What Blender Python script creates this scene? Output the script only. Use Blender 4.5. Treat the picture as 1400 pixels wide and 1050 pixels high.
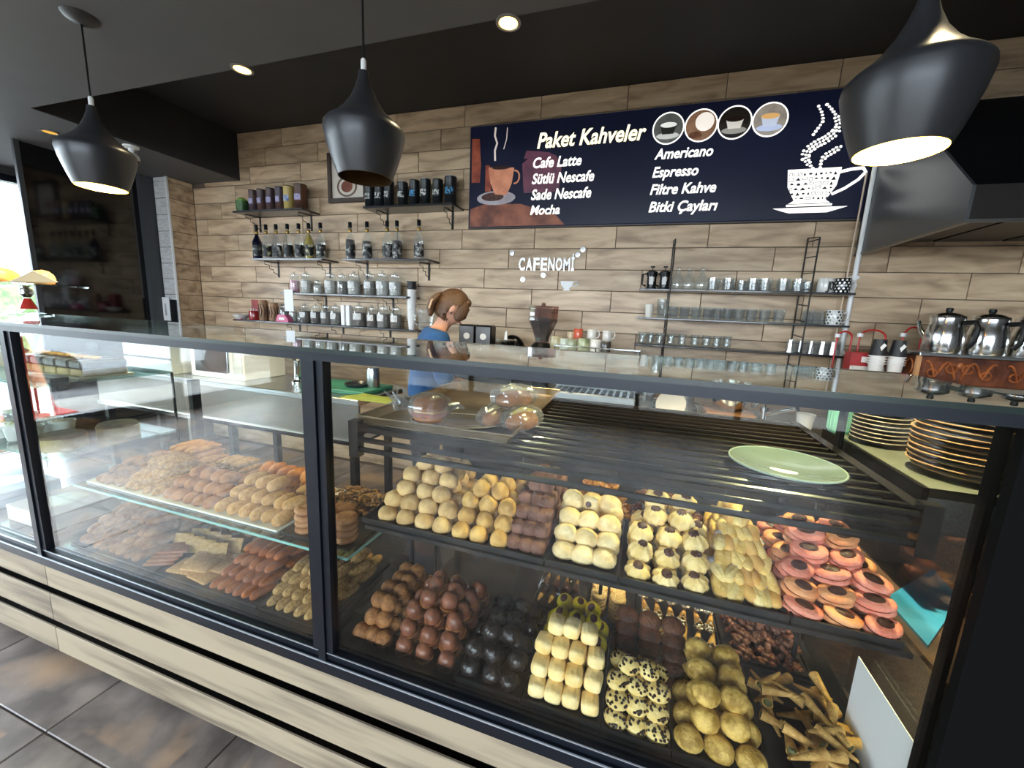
import bpy, bmesh, math, random
from mathutils import Matrix, Vector
import numpy as np
random.seed(7)
PI = math.pi
for o in list(bpy.data.objects): bpy.data.objects.remove(o)
scene = bpy.context.scene
col = scene.collection

# ------------------------------------------------------------ camera
CAMZ = 1.45
YAW, PITCH, ROLL, FPX = 0.30708366, 0.17171641, -0.04488449, 545.543
def _rows():
    cy, sy = math.cos(YAW), math.sin(YAW)
    f = Vector((-sy*math.cos(PITCH), cy*math.cos(PITCH), -math.sin(PITCH)))
    r = Vector((cy, sy, 0)); d = f.cross(r)
    c, s = math.cos(ROLL), math.sin(ROLL)
    return c*r + s*d, -s*r + c*d, f
RR, DD, FF = _rows()
cam = bpy.data.objects.new('camera', bpy.data.cameras.new('camera'))
col.objects.link(cam)
cam.data.sensor_width = 36.0
cam.data.lens = FPX/1400*36
cam.data.clip_start = 0.02
cam.matrix_world = Matrix(((RR.x, -DD.x, -FF.x, 0), (RR.y, -DD.y, -FF.y, 0), (RR.z, -DD.z, -FF.z, CAMZ), (0, 0, 0, 1)))
scene.camera = cam
def at(u, v, X=None, Y=None, Z=None):
    """a direction from a photo pixel, cut with the plane the thing touches"""
    d = RR*((u-700)/FPX) + DD*((v-525)/FPX) + FF
    t = X/d.x if X is not None else (Y/d.y if Y is not None else (Z-CAMZ)/d.z)
    return Vector((0, 0, CAMZ)) + d*t

# ------------------------------------------------------------ world, daylight, exposure
scene.view_settings.view_transform = 'Standard'
scene.view_settings.look = 'None'
scene.view_settings.gamma = 1.0
scene.view_settings.use_curve_mapping = False
scene.view_settings.exposure = 0.6
world = bpy.data.worlds.new('sky'); scene.world = world
world.use_nodes = True
bg = world.node_tree.nodes['Background']
bg.inputs[0].default_value = (0.78, 0.89, 1.0, 1)
bg.inputs[1].default_value = 12.5
def portal(name, loc, rot, sx, sy):
    """marks a window opening so that the sky light coming through it is sampled well"""
    l = bpy.data.lights.new(name, 'AREA'); l.shape = 'RECTANGLE'; l.size, l.size_y = sx, sy
    l.cycles.is_portal = True
    o = bpy.data.objects.new(name, l); o.location = loc; o.rotation_euler = rot
    col.objects.link(o); return o
# daylight comes in through the street windows (left wall, and the shop front behind the viewer)
portal('street_window_daylight', (-5.84, -0.48, 1.33), (0, -PI/2, 0), 2.3, 6.0)
portal('shopfront_daylight', (-0.6, -4.14, 1.35), (PI/2, 0, 0), 6.2, 2.2)

# ------------------------------------------------------------ helpers
def hx(h):
    h = h.lstrip('#'); v = [int(h[i:i+2], 16)/255 for i in (0, 2, 4)]
    return tuple(((x+0.055)/1.055)**2.4 if x > 0.04045 else x/12.92 for x in v) + (1,)
MATS = {}
def mat(name, c1, c2=None, rough=0.5, metal=0.0, scale=8.0, bump=0.0, bscale=None, emit=None, estr=0.0, coat=0.0, spec=0.5, stretch=(1, 1, 1), rnd=0.0, contrast=(0.35, 0.65), sub=0.0, sheen=0):
    if name in MATS: return MATS[name]
    m = bpy.data.materials.new(name); m.use_nodes = True
    nt = m.node_tree; b = nt.nodes['Principled BSDF']
    N = nt.nodes.new; L = nt.links.new
    b.inputs['Roughness'].default_value = rough
    b.inputs['Metallic'].default_value = metal
    b.inputs['Coat Weight'].default_value = coat
    b.inputs['Specular IOR Level'].default_value = spec
    b.inputs['Base Color'].default_value = hx(c1)
    co = None
    if c2 or bump:
        tc = N('ShaderNodeTexCoord'); mp = N('ShaderNodeMapping'); mp.inputs['Scale'].default_value = stretch
        oi = N('ShaderNodeObjectInfo'); ad = N('ShaderNodeVectorMath'); ad.operation = 'ADD'
        mu = N('ShaderNodeMath'); mu.operation = 'MULTIPLY'; mu.inputs[1].default_value = 37.0
        L(oi.outputs['Random'], mu.inputs[0]); L(tc.outputs['Object'], ad.inputs[0]); L(mu.outputs[0], ad.inputs[1])
        L(ad.outputs[0], mp.inputs[0]); co = mp.outputs[0]
    last = None
    if c2:
        n = N('ShaderNodeTexNoise'); n.inputs['Scale'].default_value = scale; n.inputs['Detail'].default_value = 4
        L(co, n.inputs['Vector'])
        r = N('ShaderNodeValToRGB'); r.color_ramp.elements[0].position = contrast[0]; r.color_ramp.elements[1].position = contrast[1]
        r.color_ramp.elements[0].color = hx(c1); r.color_ramp.elements[1].color = hx(c2)
        L(n.outputs[0], r.inputs[0]); last = r.outputs[0]
    if rnd:
        hs = N('ShaderNodeHueSaturation'); oi2 = N('ShaderNodeObjectInfo'); mr = N('ShaderNodeMapRange')
        mr.inputs[3].default_value = 1-rnd; mr.inputs[4].default_value = 1+rnd
        L(oi2.outputs['Random'], mr.inputs[0]); L(mr.outputs[0], hs.inputs['Value'])
        if last: L(last, hs.inputs['Color'])
        else: hs.inputs['Color'].default_value = hx(c1)
        last = hs.outputs[0]
    if last: L(last, b.inputs['Base Color'])
    if bump:
        n2 = N('ShaderNodeTexNoise'); n2.inputs['Scale'].default_value = bscale or scale*3; n2.inputs['Detail'].default_value = 3
        L(co, n2.inputs['Vector']); bp = N('ShaderNodeBump'); bp.inputs['Strength'].default_value = bump; bp.inputs['Distance'].default_value = 0.004
        L(n2.outputs[0], bp.inputs['Height']); L(bp.outputs[0], b.inputs['Normal'])
    if emit:
        b.inputs['Emission Color'].default_value = hx(emit); b.inputs['Emission Strength'].default_value = estr
    MATS[name] = m; return m
def glass(name, tint='#ffffff', rough=0.0, ior=1.45, refl='#ffffff', boost=0.0, milk=0.0):
    """thin clear pane: see-through with a Fresnel mirror reflection"""
    if name in MATS: return MATS[name]
    m = bpy.data.materials.new(name); m.use_nodes = True; nt = m.node_tree; nt.nodes.clear()
    N = nt.nodes.new; L = nt.links.new
    out = N('ShaderNodeOutputMaterial'); mx = N('ShaderNodeMixShader'); t = N('ShaderNodeBsdfTransparent'); g = N('ShaderNodeBsdfGlossy'); f = N('ShaderNodeFresnel')
    t.inputs[0].default_value = hx(tint); g.inputs[0].default_value = hx(refl); g.inputs['Roughness'].default_value = rough; f.inputs['IOR'].default_value = ior
    ge = N('ShaderNodeNewGeometry'); mi = N('ShaderNodeMix'); mi.inputs[2].default_value = ior; mi.inputs[3].default_value = 1/ior   # same mirror strength on both faces of the pane
    L(ge.outputs['Backfacing'], mi.inputs[0]); L(mi.outputs[0], f.inputs['IOR'])
    fac = f.outputs[0]
    if boost:
        a = N('ShaderNodeMath'); a.operation = 'ADD'; a.use_clamp = True; a.inputs[1].default_value = boost; L(fac, a.inputs[0]); fac = a.outputs[0]
    L(fac, mx.inputs[0]); L(t.outputs[0], mx.inputs[1]); L(g.outputs[0], mx.inputs[2]); sh = mx.outputs[0]
    if milk:
        df = N('ShaderNodeBsdfDiffuse'); df.inputs[0].default_value = (.8, .8, .8, 1); m2 = N('ShaderNodeMixShader'); m2.inputs[0].default_value = milk; L(sh, m2.inputs[1]); L(df.outputs[0], m2.inputs[2]); sh = m2.outputs[0]
    L(sh, out.inputs[0])
    MATS[name] = m; return m
def glow(name, c, s):
    if name in MATS: return MATS[name]
    m = bpy.data.materials.new(name); m.use_nodes = True; nt = m.node_tree; nt.nodes.clear()
    e = nt.nodes.new('ShaderNodeEmission'); o = nt.nodes.new('ShaderNodeOutputMaterial')
    e.inputs[0].default_value = hx(c); e.inputs[1].default_value = s; nt.links.new(e.outputs[0], o.inputs[0])
    MATS[name] = m; return m

ORD = 'first second third fourth fifth sixth seventh eighth ninth tenth eleventh twelfth thirteenth fourteenth fifteenth sixteenth seventeenth eighteenth nineteenth'.split()
class MB:
    def __init__(s): s.v = []; s.f = []
    def add(s, vs, fs, M=None):
        b = len(s.v)
        if M is not None: vs = [M @ Vector(p) for p in vs]
        s.v += [tuple(p) for p in vs]; s.f += [tuple(i+b for i in f) for f in fs]; return s
    def box(s, x0, x1, y0, y1, z0, z1, c=0.0, M=None):
        if x0 > x1: x0, x1 = x1, x0
        if y0 > y1: y0, y1 = y1, y0
        if z0 > z1: z0, z1 = z1, z0
        if c <= 0:
            vs = [(x, y, z) for z in (z0, z1) for y in (y0, y1) for x in (x0, x1)]
            return s.add(vs, [(0, 2, 3, 1), (4, 5, 7, 6), (0, 1, 5, 4), (2, 6, 7, 3), (0, 4, 6, 2), (1, 3, 7, 5)], M)
        vs = []; idx = {}
        for ix, (xa, xi) in enumerate(((x0, 1), (x1, -1))):
            for iy, (ya, yi) in enumerate(((y0, 1), (y1, -1))):
                for iz, (za, zi) in enumerate(((z0, 1), (z1, -1))):
                    for k, p in enumerate(((xa, ya+yi*c, za+zi*c), (xa+xi*c, ya, za+zi*c), (xa+xi*c, ya+yi*c, za))):
                        idx[ix, iy, iz, k] = len(vs); vs.append(p)
        F = []
        I = lambda a, b, d, k: idx[a, b, d, k]
        for i in (0, 1):
            F.append((I(i, 0, 0, 0), I(i, 1, 0, 0), I(i, 1, 1, 0), I(i, 0, 1, 0))); F.append((I(0, i, 0, 1), I(1, i, 0, 1), I(1, i, 1, 1), I(0, i, 1, 1))); F.append((I(0, 0, i, 2), I(1, 0, i, 2), I(1, 1, i, 2), I(0, 1, i, 2)))
        for a in (0, 1):
            for b in (0, 1):
                F.append((I(a, b, 0, 0), I(a, b, 1, 0), I(a, b, 1, 1), I(a, b, 0, 1)))
                F.append((I(a, 0, b, 0), I(a, 1, b, 0), I(a, 1, b, 2), I(a, 0, b, 2)))
                F.append((I(0, a, b, 1), I(1, a, b, 1), I(1, a, b, 2), I(0, a, b, 2)))
                for d in (0, 1): F.append((I(a, b, d, 0), I(a, b, d, 1), I(a, b, d, 2)))
        return s.add(vs, F, M)
    def cyl(s, p0, p1, r, n=12, r2=None, caps=True):
        return s.tube([p0, p1], [r, r if r2 is None else r2], n, caps)
    def tube(s, pts, r, n=8, caps=True):
        pts = [Vector(p) for p in pts]; k = len(pts)
        rs = r if isinstance(r, (list, tuple)) else [r]*k
        t0 = (pts[1]-pts[0]).normalized(); up = Vector((0, 0, 1)) if abs(t0.z) < .9 else Vector((1, 0, 0))
        u = t0.cross(up).normalized(); vs = []
        for i in range(k):
            t = (pts[min(i+1, k-1)]-pts[max(i-1, 0)]).normalized()
            u = (u - t*u.dot(t)).normalized(); w = t.cross(u)
            for j in range(n):
                a = 2*PI*j/n; vs.append(pts[i] + (u*math.cos(a)+w*math.sin(a))*rs[i])
        fs = [(i*n+j, i*n+(j+1) % n, (i+1)*n+(j+1) % n, (i+1)*n+j) for i in range(k-1) for j in range(n)]
        if caps: fs += [tuple(range(n-1, -1, -1)), tuple((k-1)*n+j for j in range(n))]
        return s.add(vs, fs)
    def lathe(s, prof, n=20, c=(0, 0, 0), M=None, sx=1, sy=1, closed=False):
        vs = []; fs = []; rows = []
        for r, z in prof:
            if r < 1e-6: rows.append([len(vs)]); vs.append((c[0], c[1], c[2]+z))
            else:
                rows.append(list(range(len(vs), len(vs)+n)))
                vs += [(c[0]+sx*r*math.cos(2*PI*j/n), c[1]+sy*r*math.sin(2*PI*j/n), c[2]+z) for j in range(n)]
        for a, b in zip(rows, rows[1:]):
            for j in range(n):
                k = (j+1) % n
                if len(a) == 1 and len(b) == 1: continue
                if len(a) == 1: fs.append((a[0], b[k], b[j]))
                elif len(b) == 1: fs.append((a[j], a[k], b[0]))
                else: fs.append((a[j], a[k], b[k], b[j]))
        return s.add(vs, fs, M)
    def blob(s, fn, nu=14, nv=8, M=None):
        vs = []; rows = []
        for i in range(nv+1):
            th = PI*i/nv
            if i in (0, nv): rows.append([len(vs)]); vs.append(fn(th, 0))
            else: rows.append(list(range(len(vs), len(vs)+nu))); vs += [fn(th, 2*PI*j/nu) for j in range(nu)]
        fs = []
        for a, b in zip(rows, rows[1:]):
            for j in range(nu):
                k = (j+1) % nu
                if len(a) == 1: fs.append((a[0], b[j], b[k]))
                elif len(b) == 1: fs.append((a[j], b[0], a[k]))
                else: fs.append((a[j], b[j], b[k], a[k]))
        return s.add(vs, fs, M)
    def ell(s, c, r, nu=14, nv=8, M=None):
        return s.blob(lambda t, p: (c[0]+r[0]*math.sin(t)*math.cos(p), c[1]+r[1]*math.sin(t)*math.sin(p), c[2]+r[2]*math.cos(t)), nu, nv, M)
    def prism(s, poly, axis, a, b):
        """poly in the two other axes (in xyz order), extruded along axis from a to b"""
        def P(p, t):
            q = list(p); q.insert(axis, t); return tuple(q)
        n = len(poly)
        return s.add([P(p, a) for p in poly]+[P(p, b) for p in poly], [tuple(range(n-1, -1, -1)), tuple(range(n, 2*n))]+[(i, (i+1) % n, n+(i+1) % n, n+i) for i in range(n)])
    def mesh(s, name, m, smooth=True, ang=38):
        me = bpy.data.meshes.new(name); me.from_pydata(s.v, [], s.f)
        bm = bmesh.new(); bm.from_mesh(me); bmesh.ops.recalc_face_normals(bm, faces=bm.faces); bm.to_mesh(me); bm.free()
        if smooth:
            me.polygons.foreach_set('use_smooth', [True]*len(me.polygons)); me.set_sharp_from_angle(angle=math.radians(ang))
        if m: me.materials.append(m)
        return me
    def build(s, name, m, parent=None, smooth=True, ang=38, loc=None, rot=None):
        return place(name, s.mesh(name, m, smooth, ang), parent, loc, rot)
def place(name, me, parent=None, loc=None, rot=None, scale=None):
    o = bpy.data.objects.new(name, me); col.objects.link(o)
    if parent: o.parent = parent
    if loc is not None: o.location = loc
    if rot is not None: o.rotation_euler = rot
    if scale is not None: o.scale = scale if isinstance(scale, (tuple, list)) else (scale,)*3
    return o
def tag(o, label, cat, group=None, kind=None):
    o['label'] = label; o['category'] = cat
    if group: o['group'] = group
    if kind: o['kind'] = kind
    return o
def struct(o, label=None):
    o['kind'] = 'structure'
    if label: o['label'] = label
    return o
def thing(name, label, cat, loc=(0, 0, 0), rotz=0, group=None):
    o = bpy.data.objects.new(name, None); col.objects.link(o); o.empty_display_size = .05
    o.location = loc; o.rotation_euler = (0, 0, rotz); return tag(o, label, cat, group)
def box_part(name, m, parent, *a, c=0.0): return MB().box(*a, c=c).build(name, m, parent, smooth=False)
def text_mesh(name, s, m, width=None, height=None, shear=0.0, off=0.0, ext=0.002, align='LEFT'):
    cu = bpy.data.curves.new(name, 'FONT'); cu.body = s; cu.size = 1.0; cu.shear = shear; cu.offset = off; cu.extrude = ext; cu.align_x = align; cu.resolution_u = 3
    o = bpy.data.objects.new(name, cu); col.objects.link(o)
    dg = bpy.context.evaluated_depsgraph_get(); me = bpy.data.meshes.new_from_object(o.evaluated_get(dg))
    bpy.data.objects.remove(o); bpy.data.curves.remove(cu)
    xs = [v.co.x for v in me.vertices]; ys = [v.co.y for v in me.vertices]
    w = max(xs)-min(xs); x0 = min(xs)
    sx = (width/w) if width else 1.0
    sy = (height/0.73) if height else sx
    for v in me.vertices: v.co = Vector(((v.co.x-x0)*sx, -v.co.z, v.co.y*sy))
    me.materials.clear(); me.materials.append(m); me.name = name
    return me
# ------------------------------------------------------------ materials of the room
def wood_tile():
    m = bpy.data.materials.new('wood_look_wall_tile'); m.use_nodes = True; nt = m.node_tree; b = nt.nodes['Principled BSDF']; N = nt.nodes.new; L = nt.links.new
    tc = N('ShaderNodeTexCoord'); oi = N('ShaderNodeObjectInfo'); mu = N('ShaderNodeMath'); mu.operation = 'MULTIPLY'; mu.inputs[1].default_value = 91
    ad = N('ShaderNodeVectorMath'); L(oi.outputs['Random'], mu.inputs[0]); L(tc.outputs['Object'], ad.inputs[0]); L(mu.outputs[0], ad.inputs[1])
    mp = N('ShaderNodeMapping'); mp.inputs['Scale'].default_value = (3.0, 10, 17); L(ad.outputs[0], mp.inputs[0])
    n = N('ShaderNodeTexNoise'); n.inputs['Scale'].default_value = 1.0; n.inputs['Detail'].default_value = 6; n.inputs['Distortion'].default_value = .6; L(mp.outputs[0], n.inputs[0])
    r = N('ShaderNodeValToRGB'); e = r.color_ramp.elements; e[0].position = .3; e[0].color = hx('#937a60'); e[1].position = .72; e[1].color = hx('#d8bf9e')
    x = e.new(.5); x.color = hx('#bfa484'); L(n.outputs[0], r.inputs[0])
    hs = N('ShaderNodeHueSaturation'); mr = N('ShaderNodeMapRange'); mr.inputs[3].default_value = .88; mr.inputs[4].default_value = 1.08; L(oi.outputs['Random'], mr.inputs[0]); L(mr.outputs[0], hs.inputs['Value']); L(r.outputs[0], hs.inputs['Color'])
    L(hs.outputs[0], b.inputs['Base Color']); b.inputs['Roughness'].default_value = .42
    bp = N('ShaderNodeBump'); bp.inputs['Strength'].default_value = .15; bp.inputs['Distance'].default_value = .003; L(n.outputs[0], bp.inputs['Height']); L(bp.outputs[0], b.inputs['Normal'])
    return m
WT = wood_tile()
def floor_tile_mat():
    m = bpy.data.materials.new('worn_slate_wood_floor_tile'); m.use_nodes = True; nt = m.node_tree; b = nt.nodes['Principled BSDF']; N = nt.nodes.new; L = nt.links.new
    tc = N('ShaderNodeTexCoord'); oi = N('ShaderNodeObjectInfo'); mu = N('ShaderNodeMath'); mu.operation = 'MULTIPLY'; mu.inputs[1].default_value = 53
    ad = N('ShaderNodeVectorMath'); L(oi.outputs['Random'], mu.inputs[0]); L(tc.outputs['Object'], ad.inputs[0]); L(mu.outputs[0], ad.inputs[1])
    n = N('ShaderNodeTexNoise'); n.inputs['Scale'].default_value = 6; n.inputs['Detail'].default_value = 7; L(ad.outputs[0], n.inputs[0])
    r = N('ShaderNodeValToRGB'); e = r.color_ramp.elements; e[0].position = .34; e[0].color = hx('#5a514c'); e[1].position = .7; e[1].color = hx('#968980'); L(n.outputs[0], r.inputs[0])
    # the printed worn board in the middle of each tile
    sp = N('ShaderNodeSeparateXYZ'); L(tc.outputs['Object'], sp.inputs[0])
    def band(o, lim):
        a = N('ShaderNodeMath'); a.operation = 'ABSOLUTE'; L(o, a.inputs[0]); c = N('ShaderNodeMapRange'); c.inputs[1].default_value = lim; c.inputs[2].default_value = lim-.012; L(a.outputs[0], c.inputs[0]); return c.outputs[0]
    mm = N('ShaderNodeMath'); mm.operation = 'MULTIPLY'; L(band(sp.outputs[0], .2), mm.inputs[0]); L(band(sp.outputs[1], .262), mm.inputs[1])
    n2 = N('ShaderNodeTexNoise'); n2.inputs['Scale'].default_value = 3.5; n2.inputs['Detail'].default_value = 5; L(ad.outputs[0], n2.inputs[0])
    r2 = N('ShaderNodeMapRange'); r2.inputs[1].default_value = .44; r2.inputs[2].default_value = .62; L(n2.outputs[0], r2.inputs[0])
    m3 = N('ShaderNodeMath'); m3.operation = 'MULTIPLY'; L(mm.outputs[0], m3.inputs[0]); L(r2.outputs[0], m3.inputs[1])
    mx = N('ShaderNodeMix'); mx.data_type = 'RGBA'; L(m3.outputs[0], mx.inputs[0]); L(r.outputs[0], mx.inputs[6]); mx.inputs[7].default_value = hx('#a3876c')
    L(mx.outputs[2], b.inputs['Base Color']); b.inputs['Roughness'].default_value = .38
    bp = N('ShaderNodeBump'); bp.inputs['Strength'].default_value = .25; bp.inputs['Distance'].default_value = .003; L(n.outputs[0], bp.inputs['Height']); L(bp.outputs[0], b.inputs['Normal'])
    return m
FT = floor_tile_mat()
GROUT = mat('grout', '#5f5146', rough=.9)
CEIL = mat('charcoal_ceiling_paint', '#545557', '#505153', rough=.7, scale=3)
RECESS = mat('black_ceiling_paint', '#2a2a2b', '#262627', rough=.65, scale=3)
BLACK = mat('black_powder_coated_metal', '#08090a', rough=.42, spec=.3)
FRAME = mat('anthracite_aluminium', '#11151d', rough=.36, metal=.25, spec=.4)
MATTE = mat('matt_black_paint', '#030303', rough=.7, spec=.1)
STEEL = mat('brushed_steel', '#b9bcbd', '#a3a6a8', rough=.28, metal=1.0, scale=4, stretch=(1, 30, 30))
CHROME = mat('polished_steel', '#d8d9da', rough=.09, metal=1.0)
WHITE = mat('white_plastic', '#e6e6e4', rough=.4)
GLASS = glass('clear_glass')
PANE = glass('case_glass', '#f7faf8', ior=1.46)
PANE2 = glass('weak_mirror_case_glass', '#f9fbfa', ior=1.33)  # same glass as the left panes, mirror strength lowered to thin reflected haze
TOPG = glass('counter_glass_green', '#e3ede8', ior=1.6, boost=.08)
GEDGE = mat('green_glass_edge', '#0a2019', '#071712', rough=.3, scale=5)

ZL, ZH, YW, XL, XR, YB = 2.59, 3.0, 3.05, -4.6, 3.3, -4.0
# floor with its tiles
fl = struct(MB().box(XL-1.35, XR+.2, YB-.2, YW+.2, -.06, -.008).build('floor', GROUT, smooth=False))
ftm = MB().box(-.298, .298, -.298, .298, -.012, 0, c=.003).mesh('floor_tile', FT, smooth=False)
for i in range(-7, 9):
    for j in range(-8, 5):
        x, y = -1.78+.6*i+.3, .60+.6*j+.3
        if XL-1.1 < x < XR and YB < y < YW: place('floor_tile', ftm, fl, (x, y, 0))
# back wall and its wood look tiles, each course shifted by a third
wb = struct(MB().box(XL-.2, XR+.2, YW+.009, YW+.2, 0, ZH+.2).build('wall_back', GROUT, smooth=False))
cache = {}
PT = mat('painted_daylight_tile', '#d3d3d2', '#b5b4b2', rough=.4, scale=6, stretch=(3, 10, 17))  # wall tile with the window light on the pier face put into its colour
def tile(parent, x0, x1, z0, z1, axis='y', pos=YW, m=None):
    w, h = round(x1-x0-.005, 4), round(z1-z0-.005, 4)
    if w < .012 or h < .01: return
    k = (w, h, axis, m is None)
    if k not in cache:
        b = MB()
        if axis == 'y': b.box(-w/2, w/2, 0, .012, -h/2, h/2, c=.0015)
        else: b.box(-.012, 0, -w/2, w/2, -h/2, h/2, c=.0015)
        cache[k] = b.mesh('tile', m or WT, smooth=False)
    place('tile', cache[k], parent, (((x0+x1)/2, pos, (z0+z1)/2) if axis == 'y' else (pos, (x0+x1)/2, (z0+z1)/2)))
XC = -4.4
for k in range(-7, 8):
    z1 = 1.95+.15+.15*k; z0 = z1-.15
    if z1 > ZH+.149: continue
    z1 = min(z1, ZH)
    off = -.84+.2*k
    i = -7
    while True:
        a = off+.6*i; i += 1
        if a > XR: break
        if a+.6 < XC: continue
        tile(wb, max(a, XC), min(a+.6, XR), z0, z1)
low = MB().box(XC, XR, YW, YW+.012, 0, .9).build('lower_cladding', WT, wb, smooth=False)
# pier at the left: its tiled face and the return towards the back wall
YP = 2.81
pier = struct(MB().box(XL-.2, XC-.012, YP+.012, YW+.01, 0, ZH).build('wall_pier', GROUT, smooth=False))
for k in range(-7, 5):
    z1 = 2.1+.15*k; z0 = z1-.15
    if z0 > ZL: continue
    tile(pier, XL+.02, XC-.012, z0, min(z1, ZL), 'y', YP, PT)
    tile(pier, YP+.014, YW, z0, min(z1, ZL), 'x', XC)
tr = MB().box(XC-.012, XC+.004, YP-.004, YP+.012, 0, ZL).build('corner_trim', mat('white_trim', '#e8e8e8', rough=.35), pier, smooth=False)
# ceilings
ce = MB().box(XL-1.35, XR+.2, YB-.2, 1.67, ZL, ZH+.2).box(XL-1.35, -3.77, 1.67, YW+.05, ZL, ZH+.2).build('ceiling', CEIL, smooth=False); struct(ce)
rc = struct(MB().box(-3.77, XR+.2, 1.67, YW+.05, ZH, ZH+.2).build('ceiling_recess', RECESS, smooth=False))
fa = struct(MB().box(-3.772, -3.766, 1.67, YW, ZL+.002, ZH).box(-3.77, XR, 1.668, 1.674, ZL+.002, ZH).build('trim_1', RECESS, smooth=False))
# right wall
wr = struct(MB().box(XR, XR+.2, YB, YW, 0, ZH).build('wall_right', mat('dark_wall', '#3a3836', rough=.8), smooth=False))
# left wall: street windows, then a dark glazed bay next to the pier
DW = mat('dark_wall', '#3a3836', rough=.8)
XF, YE = -5.7, 2.55
Y1 = at(36, 290, X=XL).y
wl = struct(MB().box(XF-.2, XF, YB, -3.5, 0, ZL).box(XF-.2, XF, -3.5, YE, 0, .12).box(XF-.2, XF, -3.5, YE, 2.52, ZL).box(XF-.2, XL-.12, YE, YE+.2, 0, ZL).box(XL-.2, XL, Y1, YP+.02, 0, .3).box(XF-.2, XF, YE, YW+.2, 0, ZL).build('wall_left', DW, smooth=False))
w1 = struct(MB().box(XF-.12, XF-.02, -3.5, YE, .12, .18).box(XF-.12, XF-.02, -3.5, YE, 2.46, 2.52).build('window_1', FRAME, smooth=False))
ys = [-3.5, -2.0, -.5, 1.0, YE]
for y in ys: box_part('window_mullion', FRAME, w1, XF-.12, XF-.02, y-.03, y+.03, .18, 2.46)
for a, b in zip(ys, ys[1:]): box_part('window_pane', GLASS, w1, XF-.072, XF-.068, a+.03, b-.03, .18, 2.46)
# dark glazed bay
w2 = struct(MB().box(XL-.06, XL-.03, Y1+.0, Y1+.03, .3, ZL).box(XL-.1, XL+.01, YP-.1, YP+.01, .3, ZL).build('window_2', mat('grey_frame', '#3d3f42', rough=.45), smooth=False))
DKG = mat('black_tinted_glass', '#07080a', rough=.08, coat=.3, spec=.6)
box_part('window_pane', DKG, w2, XL-.06, XL-.05, Y1+.03, YP-.1, .3, ZL)
# shop front behind the viewer
wf = struct(MB().box(XL-1.35, -3.7, YB-.2, YB, 0, ZL).box(2.5, XR, YB-.2, YB, 0, ZL).box(-3.7, 2.5, YB-.2, YB, 0, .2).box(-3.7, 2.5, YB-.2, YB, 2.45, ZL).build('wall_front', DW, smooth=False))
w3 = struct(MB().box(-3.7, 2.5, YB-.1, YB-.02, .2, .25).box(-3.7, 2.5, YB-.1, YB-.02, 2.4, 2.45).build('window_3', FRAME, smooth=False))
xs = [-3.7, -2.46, -1.22, .02, 1.26, 2.5]
for x in xs: box_part('window_mullion', FRAME, w3, x-.03, x+.03, YB-.1, YB-.02, .25, 2.4)
for a, b in zip(xs, xs[1:]): box_part('window_pane', GLASS, w3, a+.03, b-.03, YB-.062, YB-.058, .25, 2.4)

# ------------------------------------------------------------ the pastry display case
D = .78
XA, XB, XM0, XM1 = -3.62, .60, -2.10, -.770     # ends and mullions
def slat_mat():
    m = mat('pale_oak_laminate', '#94866f', '#574c40', rough=.5, scale=2.2, stretch=(.7, 6, 9), contrast=(.47, .72), bump=.08, rnd=.04)
    return m
OAK = slat_mat()
case = thing('display_case', 'long black framed glass pastry display case fronted with pale oak slats', 'display case', (0, 0, 0))
box_part('base_body', BLACK, case, XA, XB+.02, D+.03, 1.42, .04, .47)
for z0, z1 in ((.336, .428), (.187, .302), (.047, .152)):
    for a, b in ((XA, -2.098), (-2.094, XB+.02)):
        MB().box(a, b, D, D+.007, z0, z1, c=.001).build('oak_slat', OAK, case, smooth=False)
box_part('bottom_rail', FRAME, case, XA, XB+.03, D-.006, D+.04, .43, .470)
box_part('glazing_bead', FRAME, case, XA, XB, D+.002, D+.03, .470, .492)
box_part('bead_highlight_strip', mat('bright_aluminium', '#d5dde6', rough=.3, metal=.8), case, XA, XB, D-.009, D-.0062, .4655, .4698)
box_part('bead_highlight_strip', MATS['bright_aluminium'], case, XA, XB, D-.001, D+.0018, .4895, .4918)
box_part('top_rail', FRAME, case, XA, XB+.03, D-.004, D+.03, 1.318, 1.3395)
for xm in (XM0, XM1):
    box_part('mullion', FRAME, case, xm-.012, xm+.012, D-.006, D+.03, .470, 1.318)
    box_part('pane_frame', FRAME, case, xm-.034, xm-.0135, D, D+.028, .492, 1.318)
    box_part('pane_frame', FRAME, case, xm+.0135, xm+.034, D, D+.028, .492, 1.318)
box_part('end_post', MATTE, case, .552, .64, D-.006, D+.05, .0, 1.3395)
box_part('end_post', BLACK, case, .572, .585, 1.362, 1.385, .47, 1.339)
box_part('end_post', BLACK, case, -2.12, -2.09, 1.36, 1.40, .47, 1.06)
for a, b in ((XA+.05, XM0-.034), (XM0+.034, XM1-.034), (XM1+.034, .552)):
    box_part('front_pane', PANE2 if a > -.9 else PANE, case, a, b, D+.012, D+.018, .492, 1.318)
box_part('end_panel', MATTE, case, .641, 1.55, D, D+.03, 0, 1.33)
box_part('end_pane', PANE2, case, .575, .581, D+.05, 1.36, .49, 1.30)
box_part('divider_pane', PANE, case, -2.145, -2.139, D+.05, 1.36, .49, 1.30)
box_part('end_pane', PANE, case, XA+.01, XA+.016, D+.05, 1.36, .49, 1.30)
top = box_part('glass_top', TOPG, case, XA, XB+.03, D-.012, 1.245, 1.340, 1.350)
box_part('glass_top_edge', GEDGE, case, XA, XB+.03, D-.0145, D-.0125, 1.340, 1.350)
box_part('glass_top_edge', GEDGE, case, XA, XB+.03, 1.2455, 1.2475, 1.340, 1.350)
CFL = mat('black_glossy_shelf', '#121315', rough=.22, coat=.4)
box_part('display_floor', CFL, case, XA+.02, XB-.03, D+.045, 1.40, .47, .482)
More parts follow.
